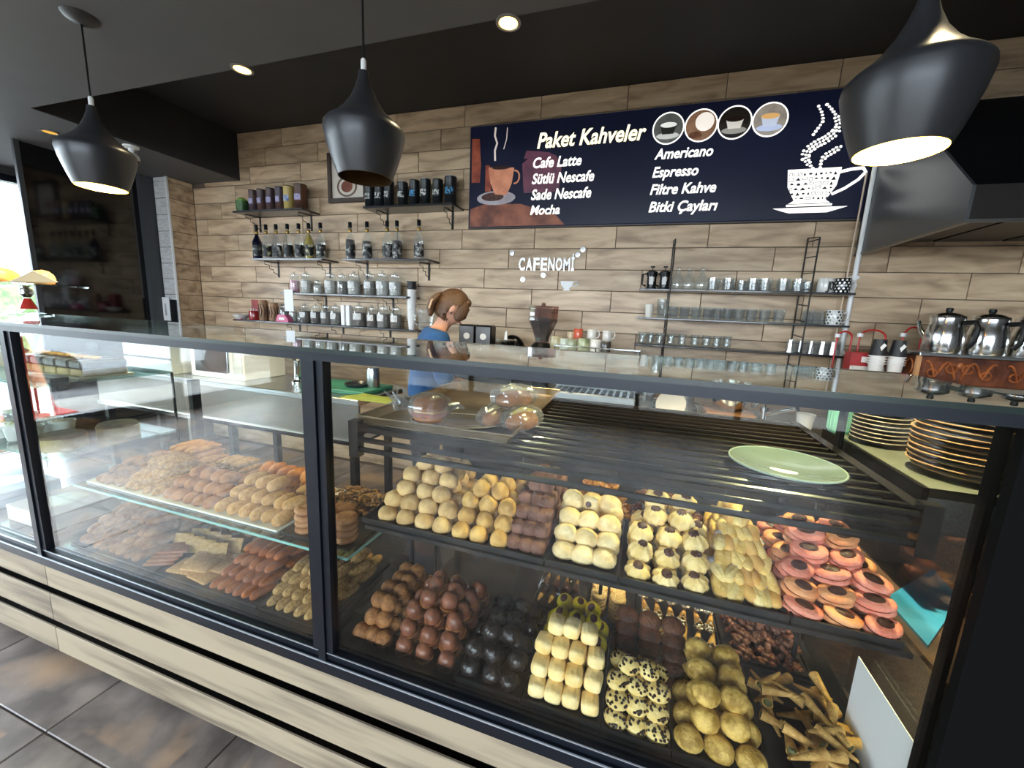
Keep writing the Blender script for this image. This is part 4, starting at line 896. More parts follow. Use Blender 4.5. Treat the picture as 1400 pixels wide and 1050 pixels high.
# tea station at the right
ts = thing('tea_cabinet', 'dark cabinet under the tea pots at the right', 'cabinet', (0, 0, 0))
box_part('cabinet_body', MATS['dark_cabinet'], ts, 1.20, 3.2, 2.42, 3.045, 0, 1.195); box_part('cabinet_top', mat('grey_top', '#6a665f', rough=.4), ts, 1.19, 3.2, 2.40, 3.045, 1.195, 1.215)
TZ = 1.215
wbx = thing('carved_chest', 'carved brown wooden tea boiler chest below three steel tea pots', 'chest', (1.275, 2.43, TZ))
CV = mat('carved_walnut', '#6d3b20', '#3f1f12', rough=.35, scale=14, bump=.9, bscale=30, coat=.3); CV2 = mat('carved_relief', '#a05c30', '#6d3a1e', rough=.3, scale=20, coat=.4)
MB().box(0, 1.25, 0, .34, 0, .128, c=.003).build('chest_body', CV, wbx, smooth=False)
MB().box(-.006, 1.26, -.02, .35, .129, .146, c=.003).build('chest_lid_plate', STEEL, wbx, smooth=False)
MB().box(-.004, .012, -.006, .01, 0, .128).build('corner_post', mat('pale_corner', '#b98a5e', rough=.4), wbx, smooth=False)
for k in range(4):
    c0 = .16+.3*k; b = MB()
    for s in (-1, 1):
        b.tube([(c0+s*(.01+.12*f), -.004, .025+.08*abs(math.sin(f*5.0))) for f in [i/14 for i in range(15)]], .005, 5)
        b.tube([(c0+s*(.03+.02*math.cos(a)), -.004, .075+.02*math.sin(a)) for a in [i*.5 for i in range(13)]], .004, 5)
        b.tube([(c0+s*(.1+.018*math.cos(a)), -.004, .05+.018*math.sin(a)) for a in [i*.5 for i in range(13)]], .004, 5)
    b.ell((c0, -.004, .09), (.012, .005, .016), 8, 6); b.build('carved_scroll', CV2, wbx)
for k in range(3):
    b = MB(); b.tube([(-.004, .05+.09*k+.03*math.cos(a), .07+.04*math.sin(a)) for a in [i*.5 for i in range(11)]], .004, 5); b.build('carved_scroll', CV2, wbx)
POT = mat('tea_pot_steel', '#e2e2e0', rough=.16, metal=1.0)
for i, (px, s) in enumerate(((1290, 1.0), (1349, 1.0), (1411, 1.0))):
    q = at(px, 470, Y=2.55)
    t = thing('tea_pot', ('polished steel tea pot at the left end of the carved chest', 'polished steel tea pot in the middle of the carved chest', 'polished steel tea pot cut off by the right picture edge')[i], 'tea pot', (q.x, 2.56, TZ+.1462), -1.0, 'steel tea pots on the carved chest')
    t.scale = (.88, .88, 1.0)
    MB().lathe([(0, 0), (.082, 0), (.086, .008), (.082, .09), (.075, .125), (.07, .135), (.073, .165), (.072, .17), (0, .17)], 32).build('pot_body', POT, t)
    MB().lathe([(.074, .171), (.072, .178), (.05, .19), (.02, .196), (0, .197)], 28).build('lid', POT, t)
    MB().lathe([(0, .197), (.012, .197), (.016, .205), (.014, .216), (0, .218)], 14).build('lid_knob', BLACK, t)
    MB().tube([(.075, 0, .145), (.12, 0, .15), (.135, 0, .12), (.13, 0, .06), (.11, 0, .035)], .012, 8).build('handle', BLACK, t)
    MB().tube([(-.078, 0, .06), (-.115, 0, .11), (-.13, 0, .15)], [.018, .012, .009], 10).build('spout', CHROME, t)
# red loops (tap hoses), red box, paper cup stacks, orange lid
RD = mat('red_hose', '#b2201c', rough=.35)
for i, (zx, zy, w, h) in enumerate(((198, 335, .035, .06), (328, 330, .06, .07), (512, 320, .04, .09))):
    q = at(1100+zx*.3049, 360+zy*.3049, Y=2.75)
    t = thing('red_hose', ('left', 'middle', 'right')[i]+' red rubber hose loop behind the paper cups', 'hose', (q.x, 2.8, TZ), 0, 'red hose loops')
    zt = q.z-TZ+.03
    b = MB(); b.tube([(-w, 0, .0), (-w, 0, zt-h*.5)]+[(w*math.cos(a), 0, zt-h*.5+h*.6*math.sin(a)) for a in [PI-PI*k/8 for k in range(9)]]+[(w, 0, .0)], .005, 8); b.build('hose', RD, t)
    MB().lathe([(0, 0), (.014, 0), (.014, .02), (0, .02)], 10, c=(-w, 0, zt-h*.5)).build('clip', WHITE, t)
q = at(1168, 480, Y=2.6)
t = thing('red_box', 'red and white tea box beside the black paper cups', 'box', (q.x+.05, 2.6, TZ))
MB().box(-.075, .075, -.04, .04, .0, .12, c=.002).build('carton', mat('red_box_card', '#8f1f22', '#a02a2c', rough=.45, scale=6), t, smooth=False)
MB().box(-.074, .076, -.0412, -.0405, .012, .05).build('white_panel', mat('white_panel_print', '#cfccc6', '#8d8a86', rough=.5, scale=60, contrast=(.55, .7)), t, smooth=False)
MB().box(-.03, .0, -.0414, -.0405, .07, .1).build('logo_mark', WHITE, t, smooth=False)
cm2 = MB().lathe([(0, 0), (.024, 0), (.031, .07), (.037, .071), (.037, .076), (.031, .076), (.022, .004), (0, .004)], 20).mesh('paper_cup', MATS['white_paper_cup'])
bm2 = MB().lathe([(0, .08), (.026, .08), (.034, .008), (.037, .008), (.037, 0), (.033, 0), (.024, .074), (0, .076)], 20).mesh('paper_cup', MATS['black_paper_cup'])
lg = MB().prism([(-.012, .03), (.002, .05), (.014, .04), (.006, .028), (-.004, .012)], 1, -.0006, 0).mesh('cup_logo', WHITE, smooth=False)
for k, zx in enumerate((318, 405)):
    q = at(1100+zx*.3049, 500, Y=2.5); x = q.x
    for i in range(4): tag(place('paper_cup', cm2, None, (x, 2.5, TZ+.0125*i)), 'white paper cup, %s from the bottom of the %s short stack' % (ORD[i], ('left', 'right')[k]), 'paper cup', 'short stacks of paper cups')
    o = tag(place('paper_cup', bm2, None, (x, 2.5, TZ+.0125*3+.077)), 'upturned black paper cup topping the %s short stack' % ('left', 'right')[k], 'paper cup', 'short stacks of paper cups'); place('cup_logo', lg, o, (0, -.0345, .012))
q = at(1230, 506, Y=2.44); tag(MB().box(-.03, .03, -.02, .02, 0, .03, c=.004).build('orange_sponge', mat('orange_sponge', '#d0703f', '#b85a2e', rough=.9, scale=30, bump=.5), None, smooth=False, loc=(1.20+.03, 2.43, TZ)), 'orange sponge in front of the right paper cup stack', 'sponge')

# ------------------------------------------------------------ things on the steel bench (seen through the glass)
q = at(367, 512, Z=CZ); 
t = thing('microwave', 'white framed microwave oven on the steel bench', 'microwave', (-2.75, 2.12, CZ))
MB().box(-.25, .25, -.16, .17, 0, .27, c=.006).build('oven_body', WHITE, t, smooth=False); MB().box(-.2, .1, -.163, -.1605, .04, .23).build('door_window', mat('oven_window', '#4b4f55', rough=.12), t, smooth=False); MB().cyl((.13, -.175, .05), (.13, -.175, .22), .008, 8).build('door_handle', CHROME, t); MB().box(.155, .24, -.163, -.1605, .03, .24).build('control_panel', mat('grey_panel', '#b5b8bb', rough=.4), t, smooth=False)
t = thing('drawer_unit', 'white drawer unit with dark slots at the left of the bench', 'drawers', (-3.35, 2.1, CZ))
MB().box(-.25, .25, -.2, .2, 0, .31, c=.004).build('unit_body', mat('bluish_white', '#d4dae4'), t, smooth=False)
for z in (.1, .205): MB().box(-.25, .25, -.202, -.2005, z, z+.014).build('slot', BLACK, t, smooth=False)
a, b = at(462, 519, Z=CZ), at(540, 527, Z=CZ)
tag(MB().box(-.24, .24, -.15, .15, 0, .025, c=.005).build('cutting_board', mat('green_board', '#2a7560', '#235f4f', rough=.5, scale=5), None, smooth=False, loc=((a.x+b.x)/2+.05, 2.1, CZ)), 'green plastic cutting board on the steel bench', 'cutting board')
cb = ((a.x+b.x)/2+.05)
tag(MB().lathe([(0, 0), (.07, 0), (.085, .02), (.08, .02), (.065, .005), (0, .005)], 24).build('dark_dish', mat('dark_dish', '#22262a', rough=.3), None, loc=(cb+.08, 2.1, CZ+.026)), 'dark dish lying on the green cutting board', 'dish')
t = thing('steel_shaker', 'tall steel shaker standing beside the woman on the bench', 'shaker', (at(560, 522, Z=CZ).x-.0, 2.12, CZ)); t.location.x = -1.6
MB().lathe([(0, 0), (.035, 0), (.04, .01), (.04, .12), (.033, .15), (0, .155)], 20).build('shaker_body', STEEL, t)
t = thing('chrome_dispenser', 'chrome pump dispenser left of the green cutting board', 'dispenser', (cb-.42, 2.12, CZ))
MB().lathe([(0, 0), (.05, 0), (.05, .01), (.03, .02), (.03, .15), (.055, .17), (.055, .2), (0, .21)], 20).build('dispenser_body', CHROME, t); MB().tube([(.03, 0, .12), (.1, -.02, .13), (.11, -.02, .05)], .007, 6).build('pump_lever', CHROME, t)
tag(MB().box(-.02, .02, -.02, .02, 0, .3, c=.003).build('white_post', WHITE, None, smooth=False, loc=(cb-.26, 2.2, CZ)), 'slim white upright post at the edge of the cutting board', 'post')
def cloth(w, d, h, seed):
    rr = random.Random(seed); n = 10; b = MB(); vs = []; off = [[rr.uniform(0, 1) for _ in range(n+1)] for _ in range(n+1)]
    for i in range(n+1):
        for j in range(n+1):
            e = min(i, n-i, j, n-j)/ (n/2); vs.append(((i/n-.5)*w*(1+.12*off[j][i]), (j/n-.5)*d, h*(.25+.75*off[i][j])*min(1, e*1.5)+.002))
    vs2 = [(x, y, 0) for x, y, z in vs]; N = (n+1)**2
    f = [(i*(n+1)+j, (i+1)*(n+1)+j, (i+1)*(n+1)+j+1, i*(n+1)+j+1) for i in range(n) for j in range(n)]
    f2 = [tuple(N+k for k in reversed(q)) for q in f]
    ring = [j for j in range(n+1)]+[i*(n+1)+n for i in range(1, n+1)]+[n*(n+1)+j for j in range(n-1, -1, -1)]+[i*(n+1) for i in range(n-1, 0, -1)]
    f3 = [(ring[k], N+ring[k], N+ring[(k+1) % len(ring)], ring[(k+1) % len(ring)]) for k in range(len(ring))]
    return b.add(vs+vs2, f+f2+f3)
a = at(515, 548, Z=CZ)
tag(cloth(.40, .09, .03, 3).build('yellow_cloth', mat('lime_cloth', '#848c34', '#707a26', rough=.8, scale=8), None, loc=(a.x-.02, 1.9, CZ), ang=60), 'crumpled lime yellow cloth on the front of the steel bench', 'cloth')

# ------------------------------------------------------------ the woman behind the counter
def skin_mesh(nodes, edges, sub=2, root=0):
    me = bpy.data.meshes.new('tmp'); me.from_pydata([n[:3] for n in nodes], edges, [])
    o = bpy.data.objects.new('tmp', me); col.objects.link(o)
    o.modifiers.new('s', 'SKIN'); sv = me.skin_vertices[0].data
    for i, n in enumerate(nodes): sv[i].radius = (n[3], n[4] if len(n) > 4 else n[3]); sv[i].use_root = (i == root)
    m = o.modifiers.new('u', 'SUBSURF'); m.levels = sub; m.render_levels = sub
    dg = bpy.context.evaluated_depsgraph_get(); r = bpy.data.meshes.new_from_object(o.evaluated_get(dg)); bpy.data.objects.remove(o)
    return [tuple(v.co) for v in r.vertices], [tuple(p.vertices) for p in r.polygons]
def remesh(mb, name, m, vox):
    o = mb.build('tmp', m); md = o.modifiers.new('r', 'REMESH'); md.mode = 'VOXEL'; md.voxel_size = vox
    sm = o.modifiers.new('s', 'SMOOTH'); sm.iterations = 4; sm.factor = .5
    dg = bpy.context.evaluated_depsgraph_get(); r = bpy.data.meshes.new_from_object(o.evaluated_get(dg)); bpy.data.objects.remove(o)
    r.materials.clear(); r.materials.append(m); r.polygons.foreach_set('use_smooth', [True]*len(r.polygons)); r.name = name
    return r
SKIN = mat('skin', '#c99a82', '#bd8b73', rough=.5, scale=6)
pt = thing('person', 'woman in a blue shirt with clipped up brown hair working at the counter', 'person', (-1.21, 2.075, 0), -.95)
nodes = [(0, 0, .90, .125, .10), (0, .01, 1.04, .115, .09), (0, .03, 1.18, .135, .095), (0, .06, 1.28, .12, .085), (0, .09, 1.345, .052), (0, .125, 1.41, .046), (0, .15, 1.45, .045)]
E_ = [(i, i+1) for i in range(6)]
def arm(s):
    b = len(nodes); nodes.extend([(s*.15, .06, 1.29, .055), (s*.20, .07, 1.18, .046), (s*.225, .10, 1.05, .04), (s*.19, .22, 1.0, .034), (s*.13, .33, .985, .025), (s*.115, .385, .975, .032, .016)])
    E_.append((3, b)); E_.extend([(b+i, b+i+1) for i in range(5)])
    for k, (dx, L) in enumerate(((-.024, .07), (-.008, .082), (.008, .08), (.024, .064))):
        c = len(nodes); x = s*.115+s*dx
        nodes.extend([(x, .405, .972, .0095), (x, .405+L*.55, .965, .0085), (x-s*.004, .405+L, .95, .007)]); E_.append((b+5, c)); E_.extend([(c, c+1), (c+1, c+2)])
    c = len(nodes); nodes.extend([(s*.115-s*.035, .375, .972, .0105), (s*.115-s*.052, .405, .966, .009), (s*.115-s*.056, .43, .958, .0075)]); E_.append((b+5, c)); E_.extend([(c, c+1), (c+1, c+2)])
arm(1); arm(-1)
for s in (-1, 1):
    b = len(nodes); nodes.extend([(s*.085, 0, .84, .095), (s*.09, .01, .48, .062), (s*.09, 0, .1, .042), (s*.095, .12, .035, .035)]); E_.append((0, b)); E_.extend([(b, b+1), (b+1, b+2), (b+2, b+3)])
v, f = skin_mesh(nodes, E_, 2, 0)
body = MB(); body.add(v, f)
hc = Vector((0, .165, 1.475))
HM_ = Matrix.Translation(hc) @ Matrix.Rotation(math.radians(-28), 4, 'X')
def head(t, p):
    x, y, z = math.sin(t)*math.cos(p), math.sin(t)*math.sin(p), math.cos(t)
    r = 1.0
    X, Y, Z = x*.073, y*.09, z*.105
    if z < 0: X *= 1-.32*(-z)**1.5; Y *= (1-.12*(-z)) if y > 0 else 1-.3*(-z)
    if y > 0:
        if abs(x) < .22 and -.35 < z < .1: Y += .018*(1-abs(x)/.22)*(1-abs(z+.18)/.3 if abs(z+.18) < .3 else 0)   # nose
        if abs(x) < .3 and -.62 < z < -.45: Y += .006                                                                # lips
        if .2 < abs(x) < .55 and -.02 < z < .2: Y -= .007                                                           # eye sockets
        if abs(x) < .3 and z < -.8: Y += .008                                                                       # chin
    return (X, Y, Z)
body.blob(head, 40, 28, HM_)
for s in (-1, 1): body.ell((s*.073, -.008, -.012), (.012, .02, .03), 10, 8, HM_)
pb = place('body', remesh(body, 'body', SKIN, .0075), pt)
for s in (-1, 1):
    MB().ell((s*.031, .078, .012), (.012, .009, .007), 10, 6, HM_).build('eye', mat('eye_white', '#e4e0da', rough=.2), pb)
    MB().tube([HM_ @ Vector((s*.014, .089, .032)), HM_ @ Vector((s*.032, .087, .037)), HM_ @ Vector((s*.05, .076, .03))], .003, 6).build('eyebrow', mat('brow_brown', '#4a3424', rough=.8), pb)
MB().ell((0, .083, -.056), (.022, .009, .006), 12, 6, HM_).build('lips', mat('lip_rose', '#a8635a', rough=.4), pb)
# shirt: torso and sleeves, trousers
ns = [(0, 0, .88, .148, .12), (0, .01, 1.04, .135, .108), (0, .03, 1.18, .152, .112), (0, .058, 1.28, .135, .10), (0, .082, 1.335, .075, .07)]
es = [(i, i+1) for i in range(4)]
for s in (-1, 1):
    b = len(ns); ns += [(s*.155, .058, 1.29, .068), (s*.21, .07, 1.17, .062), (s*.235, .10, 1.05, .056)]; es += [(3, b), (b, b+1), (b+1, b+2)]
v, f = skin_mesh(ns, es, 2, 0); sh = MB(); sh.add(v, f)
place('shirt', remesh(sh, 'shirt', mat('blue_cotton', '#1f5288', '#1a4676', rough=.8, scale=5, bump=.5, bscale=9), .011), pt)
nt_ = [(0, 0, .9, .145, .118), (.085, 0, .80, .105), (.09, .01, .48, .075), (.09, 0, .12, .058), (-.085, 0, .80, .105), (-.09, .01, .48, .075), (-.09, 0, .12, .058)]
v, f = skin_mesh(nt_, [(0, 1), (1, 2), (2, 3), (0, 4), (4, 5), (5, 6)], 2, 0); tr_ = MB(); tr_.add(v, f)
place('trousers', remesh(tr_, 'trousers', mat('black_denim', '#1b1c20', rough=.8), .014), pt)
# hair: swept up with a twist and a claw clip
HAIR = mat('brown_hair', '#6b4a2e', '#3d2818', rough=.38, scale=9, stretch=(2, 14, 14), bump=.6, bscale=30, contrast=(.3, .7))
def hair(t, p):
    x, y, z = math.sin(t)*math.cos(p), math.sin(t)*math.sin(p), math.cos(t)
    k = 1+.02*math.sin(p*9+t*5)
    X, Y, Z = x*.084*k, (y*.096 if y > 0 else y*.106)*k, z*.114
    if y > 0: Z = max(Z, .03+.5*(y-.2)*.08); Y = min(Y, .092)
    else: Z = max(Z, -.078-.02*(1+y))
    if abs(x) > .6 and y > -.25: Z = max(Z, .012)
    return (X, Y, Z)
hb = MB(); hb.blob(hair, 40, 24, HM_)
hb.ell((.062, .045, .0), (.018, .04, .062), 14, 10, HM_)
hb.ell((-.062, .045, .0), (.018, .04, .062), 14, 10, HM_)
hb.ell((0, .058, .064), (.062, .028, .03), 16, 10, HM_)
ho = hb.build('hair', HAIR, pt, ang=70)
tw = MB()
for k in range(4):
    tw.tube([HM_ @ Vector((-.012+.012*k+.01*math.sin(i*.9+k), -.088-.022*math.sin(PI*i/8)-.004*k, -.105+.145*i/8)) for i in range(9)], [.01, .016, .02, .022, .022, .021, .019, .015, .008], 8)
tw.build('hair_twist', HAIR, ho)
cl_ = MB(); CLM = mat('beige_clip', '#c9ab88', rough=.3)
for s in (-1, 1):
    cl_.tube([HM_ @ Vector((.02+s*.012, -.118, .0)), HM_ @ Vector((.02+s*.035, -.13, -.03)), HM_ @ Vector((.02+s*.03, -.122, -.075))], .006, 6)
    for i in range(3): cl_.tube([HM_ @ Vector((.02+s*.034, -.128, -.025-.02*i)), HM_ @ Vector((.02+s*.014, -.114, -.03-.02*i))], .003, 5)
cl_.tube([HM_ @ Vector((.005, -.12, .002)), HM_ @ Vector((.035, -.12, .002))], .007, 6); cl_.build('hair_clip', CLM, ho)
MB().tube([HM_ @ Vector((.079, -.005, -.03)), HM_ @ Vector((.081, -.005, -.045))], .004, 6).build('earring', CHROME, pb)
# ------------------------------------------------------------ pastries
def nz(x, y, z, s): return (math.sin(x*3.1+s)+math.sin(y*4.3+1.7*s)+math.sin(z*3.7+2.3*s)+.6*math.sin((x+y)*7.1+s*3)+.6*math.sin((y-z)*8.3+s*5))/4.2
def lump(rx, ry, rz, amp=.05, seed=1, flat=.55, nu=14, nv=9, ridge=0, ramp=0.0):
    def fn(t, p):
        x, y, z = math.sin(t)*math.cos(p), math.sin(t)*math.sin(p), math.cos(t)
        k = 1+amp*nz(x*1.6, y*1.6, z*1.6, seed)
        if ridge: k *= 1+ramp*math.cos(ridge*p)*min(1, math.sin(t)*1.2)
        return (rx*x*k, ry*y*k, rz*(max(z*k, -flat)+flat))
    return MB().blob(fn, nu, nv)
class Kind:
    def __init__(s, name, mb, m, parts=(), ang=70): s.name = name; s.me = mb.mesh(name, m, ang=ang); s.parts = [(n, b.mesh(n, mm, ang=ang)) for n, b, mm in parts]
    def put(s, label, cat, group, loc, rot=(0, 0, 0), sc=1.0):
        o = place(s.name, s.me, None, loc, rot, sc); tag(o, label, cat, group)
        for n, me in s.parts: place(n, me, o)
        return o
R_ = random.Random(11)
def ck(n, c1, c2, **k): 
    k.setdefault('rough', .65); k.setdefault('scale', 40); k.setdefault('bump', .8); k.setdefault('rnd', .07); k.setdefault('spec', .3); return mat('pastry_'+n, c1, c2, **k)
CHOC = ck('chocolate', '#4a2b20', '#3a2018', rough=.4)
def pile(kind, label, cat, group, xl, xr, y0, z, layers, py, ph, jit=.003, rot=None, sc=1.0, lean=None, cxs=0.0, ys=.5):
    kinds = kind if isinstance(kind, list) else [kind]
    n0 = layers[0][0]; pxx = (xr-xl)/n0; cx0 = (xl+xr)/2
    for k, (nx, ny) in enumerate(layers):
        for j in range(ny):
            for i in range(nx):
                x = cx0+cxs*k+(i-(nx-1)/2)*pxx+R_.uniform(-jit, jit)
                y = y0+(j+.5)*py+k*py*ys+R_.uniform(-jit, jit)
                r = (R_.uniform(-.06, .06), R_.uniform(-.06, .06), R_.uniform(-.3, .3)) if rot is None else tuple(a+R_.uniform(-b, b) for a, b in rot)
                R_.choice(kinds).put(label, cat, group, (x, y, z+k*ph), r, sc*R_.uniform(.96, 1.03))
TB = mat('black_tray', '#151413', rough=.35)
def tray(x0, x1, y0, y1, z, label, m=None, rim=.014, group='black pastry trays', name='pastry_tray'):
    t = thing(name, label, 'tray', ((x0+x1)/2, (y0+y1)/2, z), 0, group); w, d = (x1-x0)/2, (y1-y0)/2; m = m or TB
    box_part('tray_base', m, t, -w, w, -d, d, 0, .003)
    b = MB().box(-w, w, -d, -d+.004, .003, rim).box(-w, w, d-.004, d, .003, rim).box(-w, -w+.004, -d+.004, d-.004, .003, rim).box(w-.004, w, -d+.004, d-.004, .003, rim); b.build('tray_rim', m, t, smooth=False)
    return t
# ---- kinds
beige = [Kind('butter_cookie', lump(.0275, .0275, .0265, .08, s, .5, 18, 11), ck('beige', '#b08a56', '#d8b47a', scale=30, bump=.45)) for s in (1, 2, 5)]
beige2 = [Kind('cracked_cookie', lump(.0245, .026, .027, .10, s, .5), ck('beige2', '#a87e44', '#d6ac66', scale=30, bump=.45)) for s in (3, 7, 9)]
def roll(r, L, s, ridge=0):
    def fn(t, p):
        q = math.cos(t); q = math.copysign(abs(q)**.45, q); w = max(0, 1-abs(q)**6)**.5; a = p
        ca, sa = math.cos(a), math.sin(a)
        X = math.copysign(abs(ca)**.65, ca); Z = math.copysign(abs(sa)**.65, sa)
        k = 1+.05*nz(X*2, q*3, Z*2, s)
        for g in (1.05, 1.57, 2.09): k -= .13*math.exp(-((a-g)/.13)**2)
        return (r*w*X*k, L/2*q, r*.9*(w*Z*k)+r*.82)
    return MB().blob(fn, 30, 12)
cocoa = [Kind('cocoa_roll', roll(.0195, .07, s), ck('cocoa', '#80594a', '#5c3c30', scale=30)) for s in (1, 4)]
white = [Kind('sugared_cookie', lump(.031, .024, .026, .10, s, .6), ck('sugared', '#d2b27a', '#ecd4a2', scale=30)) for s in (2, 6)]
whit2 = Kind('filled_roll', roll(.022, .055, 3), MATS['pastry_sugared'], [('date_filling', MB().lathe([(0, 0), (.008, 0), (.008, .002), (0, .0025)], 10, M=Matrix.Translation((0, -.026, .016)) @ Matrix.Rotation(PI/2, 4, 'X')), CHOC)])
def shell(s):
    b = MB(); b.lathe([(0, 0), (.018, 0), (.027, .012), (.028, .018), (.024, .017), (0, .014)], 14); return b
def nuts(r, n, seed, z=.016, s=.006, dome=.012):
    rr = random.Random(seed); b = MB()
    for i in range(n):
        a, d = rr.uniform(0, 2*PI), r*math.sqrt(rr.random()); zz = z+dome*(1-(d/r)**2)*rr.uniform(.6, 1.1)
        b.ell((d*math.cos(a), d*math.sin(a), zz), (s*rr.uniform(.8, 1.4), s*rr.uniform(.7, 1.1), s*rr.uniform(.6, 1)), 7, 5)
    return b
tart = [Kind('nut_tartlet', shell(0), ck('tart', '#c08a3e', '#a56f2a'), [('caramel_nuts', nuts(.022, 13, s), ck('caramel', '#b8782e', '#7c4a1c', rough=.3))]) for s in (1, 2)]
flower = [Kind('piped_cookie', lump(.03, .03, .026, .05, s, .5, 28, 9, 9, .09), ck('piped', '#d2b068', '#ecd094', scale=30), [('chocolate_center', lump(.013, .013, .007, .12, s, .3, 12, 6), CHOC)]) for s in (1, 3)]
for k in flower:
    for n, me in k.parts:
        for v in me.vertices: v.co.z += .034
def finger(r, L, s, fl=.6):
    def fn(t, p):
        x, y, z = math.sin(t)*math.cos(p), math.cos(t), math.sin(t)*math.sin(p)
        q = math.copysign(abs(y)**.6, y); w = math.sqrt(max(0, 1-abs(q)**3.2)); a = math.atan2(z, x)
        k = 1+.07*nz(x*2, q*5, z*2, s)
        return (r*w*math.cos(a)*k, L/2*q, r*(max(w*math.sin(a)*k, -fl)+fl))
    return MB().blob(fn, 12, 10)
def ridged(r, L, s):
    def fn(t, p):
        x, y, z = math.sin(t)*math.cos(p), math.cos(t), math.sin(t)*math.sin(p)
        q = math.copysign(abs(y)**.6, y); w = math.sqrt(max(0, 1-abs(q)**4)); a = math.atan2(z, x)
        k = 1+.10*math.cos(8*a)
        return (r*w*math.cos(a)*k, L/2*q, r*(max(w*math.sin(a)*k, -.6)+.6))
    return MB().blob(fn, 24, 9)
FM = ck('finger', '#c89c4c', '#e4c47c', scale=30); FM2 = ck('finger_orange', '#c0883e', '#d8ae66', scale=16)
fing = [Kind('finger_cookie', finger(.0125, .066, 1), FM), Kind('finger_cookie', finger(.013, .06, 4), FM), Kind('finger_cookie', finger(.0145, .05, 6), FM2), Kind('ridged_cookie', ridged(.014, .062, 1), ck('ridge', '#d2b26a', '#e8cf90', scale=30), [('sugar_dip', ridged(.0147, .022, 1), mat('silver_sprinkle', '#b9b6bd', '#8f8d98', rough=.5, scale=120, contrast=(.45, .55)))])]
for n, me in fing[3].parts:
    for v in me.vertices: v.co.y += .021
def sandwich(rx, ry, h, s, top):
    b = MB(); n = 22
    for z0, hh in ((0, h*.46), (h*.52, h*.48)):
        b.lathe([(0, z0), (.85, z0), (1, z0+hh*.4), (.95, z0+hh*.75), (.7, z0+hh), (0, z0+hh*1.05)], n, sx=rx, sy=ry)
    return b
def oval(rx, ry, z, hh): return MB().lathe([(0, z), (1, z), (.9, z+hh), (0, z+hh*1.2)], 16, sx=rx, sy=ry)
PKM = ck('pink', '#cc6e58', '#da8e78', scale=40); PKO = ck('coral', '#d08052', '#de9c6c', scale=40)
pink = [Kind('pink_sandwich_cookie', sandwich(.035, .025, .027, 1, 0), m, [('cream', oval(.031, .021, .0125, .0015), CHOC), ('chocolate_drop', MB().lathe([(0, .0272), (1, .0268), (.9, .0285), (0, .0295)], 12, sx=.018, sy=.012), CHOC)]) for m in (PKM, PKO, PKM)]
truf = [Kind('cocoa_truffle', lump(.026, .026, .0245, .07, s, .8), ck('truffle', '#a06c3e', '#784a26', scale=60, bump=.6)) for s in (1, 3)]
GOLD = mat('caramel_glint', '#c98a2e', rough=.3)
dip = [Kind('dipped_chocolate', lump(.025, .024, .027, .06, s, .7), ck('milk_choc', '#84503a', '#60382a', rough=.32, bump=.1, coat=.15), [('chocolate_foot', lump(.028, .028, .006, .16, s, .4, 14, 5), ck('milk_choc_foot', '#9a6038', '#7c4a2c', rough=.3))]) for s in (2, 5, 8)]
dark = [Kind('dark_chocolate_cookie', lump(.029, .027, .027, .10, s, .6), ck('dark_choc', '#2b2422', '#1b1615', rough=.25, coat=.2, bump=.5, scale=50)) for s in (1, 4, 6)]
yel = [Kind('yellow_cookie', lump(.026, .026, .024, .06, s, .5), ck('yellow', '#b8a410', '#dcc828', scale=45), [('chocolate_center', MB().lathe([(0, .0345), (1, .034), (.8, .0375), (0, .038)], 14, sx=.011, sy=.013), CHOC)]) for s in (1, 2)]
mer = [Kind('ridged_white_cookie', roll(.0255, .062, s), ck('meringue', '#e6be70', '#f4dca4', scale=14)) for s in (2, 3)]
def chips(n, rx, ry, z, h, seed, s=.0042):
    rr = random.Random(seed); b = MB()
    for i in range(n):
        a, d = rr.uniform(0, 2*PI), math.sqrt(rr.random())*.92
        b.ell((rx*d*math.cos(a), ry*d*math.sin(a), z+h*math.sqrt(max(0, 1-d*d))), (s*rr.uniform(.8, 1.3), s*rr.uniform(.8, 1.3), s*.7), 6, 4)
    return b
chip = [Kind('chip_cookie', lump(.034, .03, .020, .03, s, .5), ck('chipdough', '#d6b468', '#ead08c', scale=30), [('chocolate_chips', chips(26, .034, .03, .010, .0195, s), mat('chip_choc', '#2a1a14', rough=.4))]) for s in (1, 2, 3)]
dkc = [Kind('brownie_cookie', lump(.033, .029, .015, .09, s, .5, 18, 9), ck('brownie', '#5e3826', '#3a2418', rough=.5, bump=.8, scale=45)) for s in (1, 2)]
gold = [Kind('golden_cookie', lump(.036, .032, .030, .05, s, .55), ck('golden', '#94702a', '#d2ac5c', scale=38, rough=.55, contrast=(.38,.6))) for s in (1, 4, 6)]
def cone(r, L, fill, seed, tip=.003):
    M = Matrix.Rotation(-PI/2, 4, 'X')
    return MB().lathe([(tip, -L/2), (r, L/2), (r*.86, L/2-.001), (r*.7, L/2-.012), (0, L/2-.014)], 14, M=Matrix.Translation((0, 0, r)) @ M)
CN = ck('cone', '#c39a58', '#a87c40', scale=60, stretch=(1, 1, 1))
conef = Kind('filled_cone', cone(.0125, .082, 0, 1), CN, [('hazelnut_filling', MB().lathe([(0, .033), (.0105, .033), (.009, .039), (0, .042)], 12, M=Matrix.Translation((0, 0, .0125)) @ Matrix.Rotation(-PI/2, 4, 'X')), ck('olive_fill', '#6b6a3e', '#4f4e30'))])
conew = Kind('sprinkled_cone', cone(.0145, .07, 0, 1), CN, [('white_sprinkles', nuts(.015, 22, 4, .0, .0038, .016), mat('white_black_sprinkle', '#e4dfd2', '#2c2622', rough=.5, scale=200, contrast=(.5, .56)))])
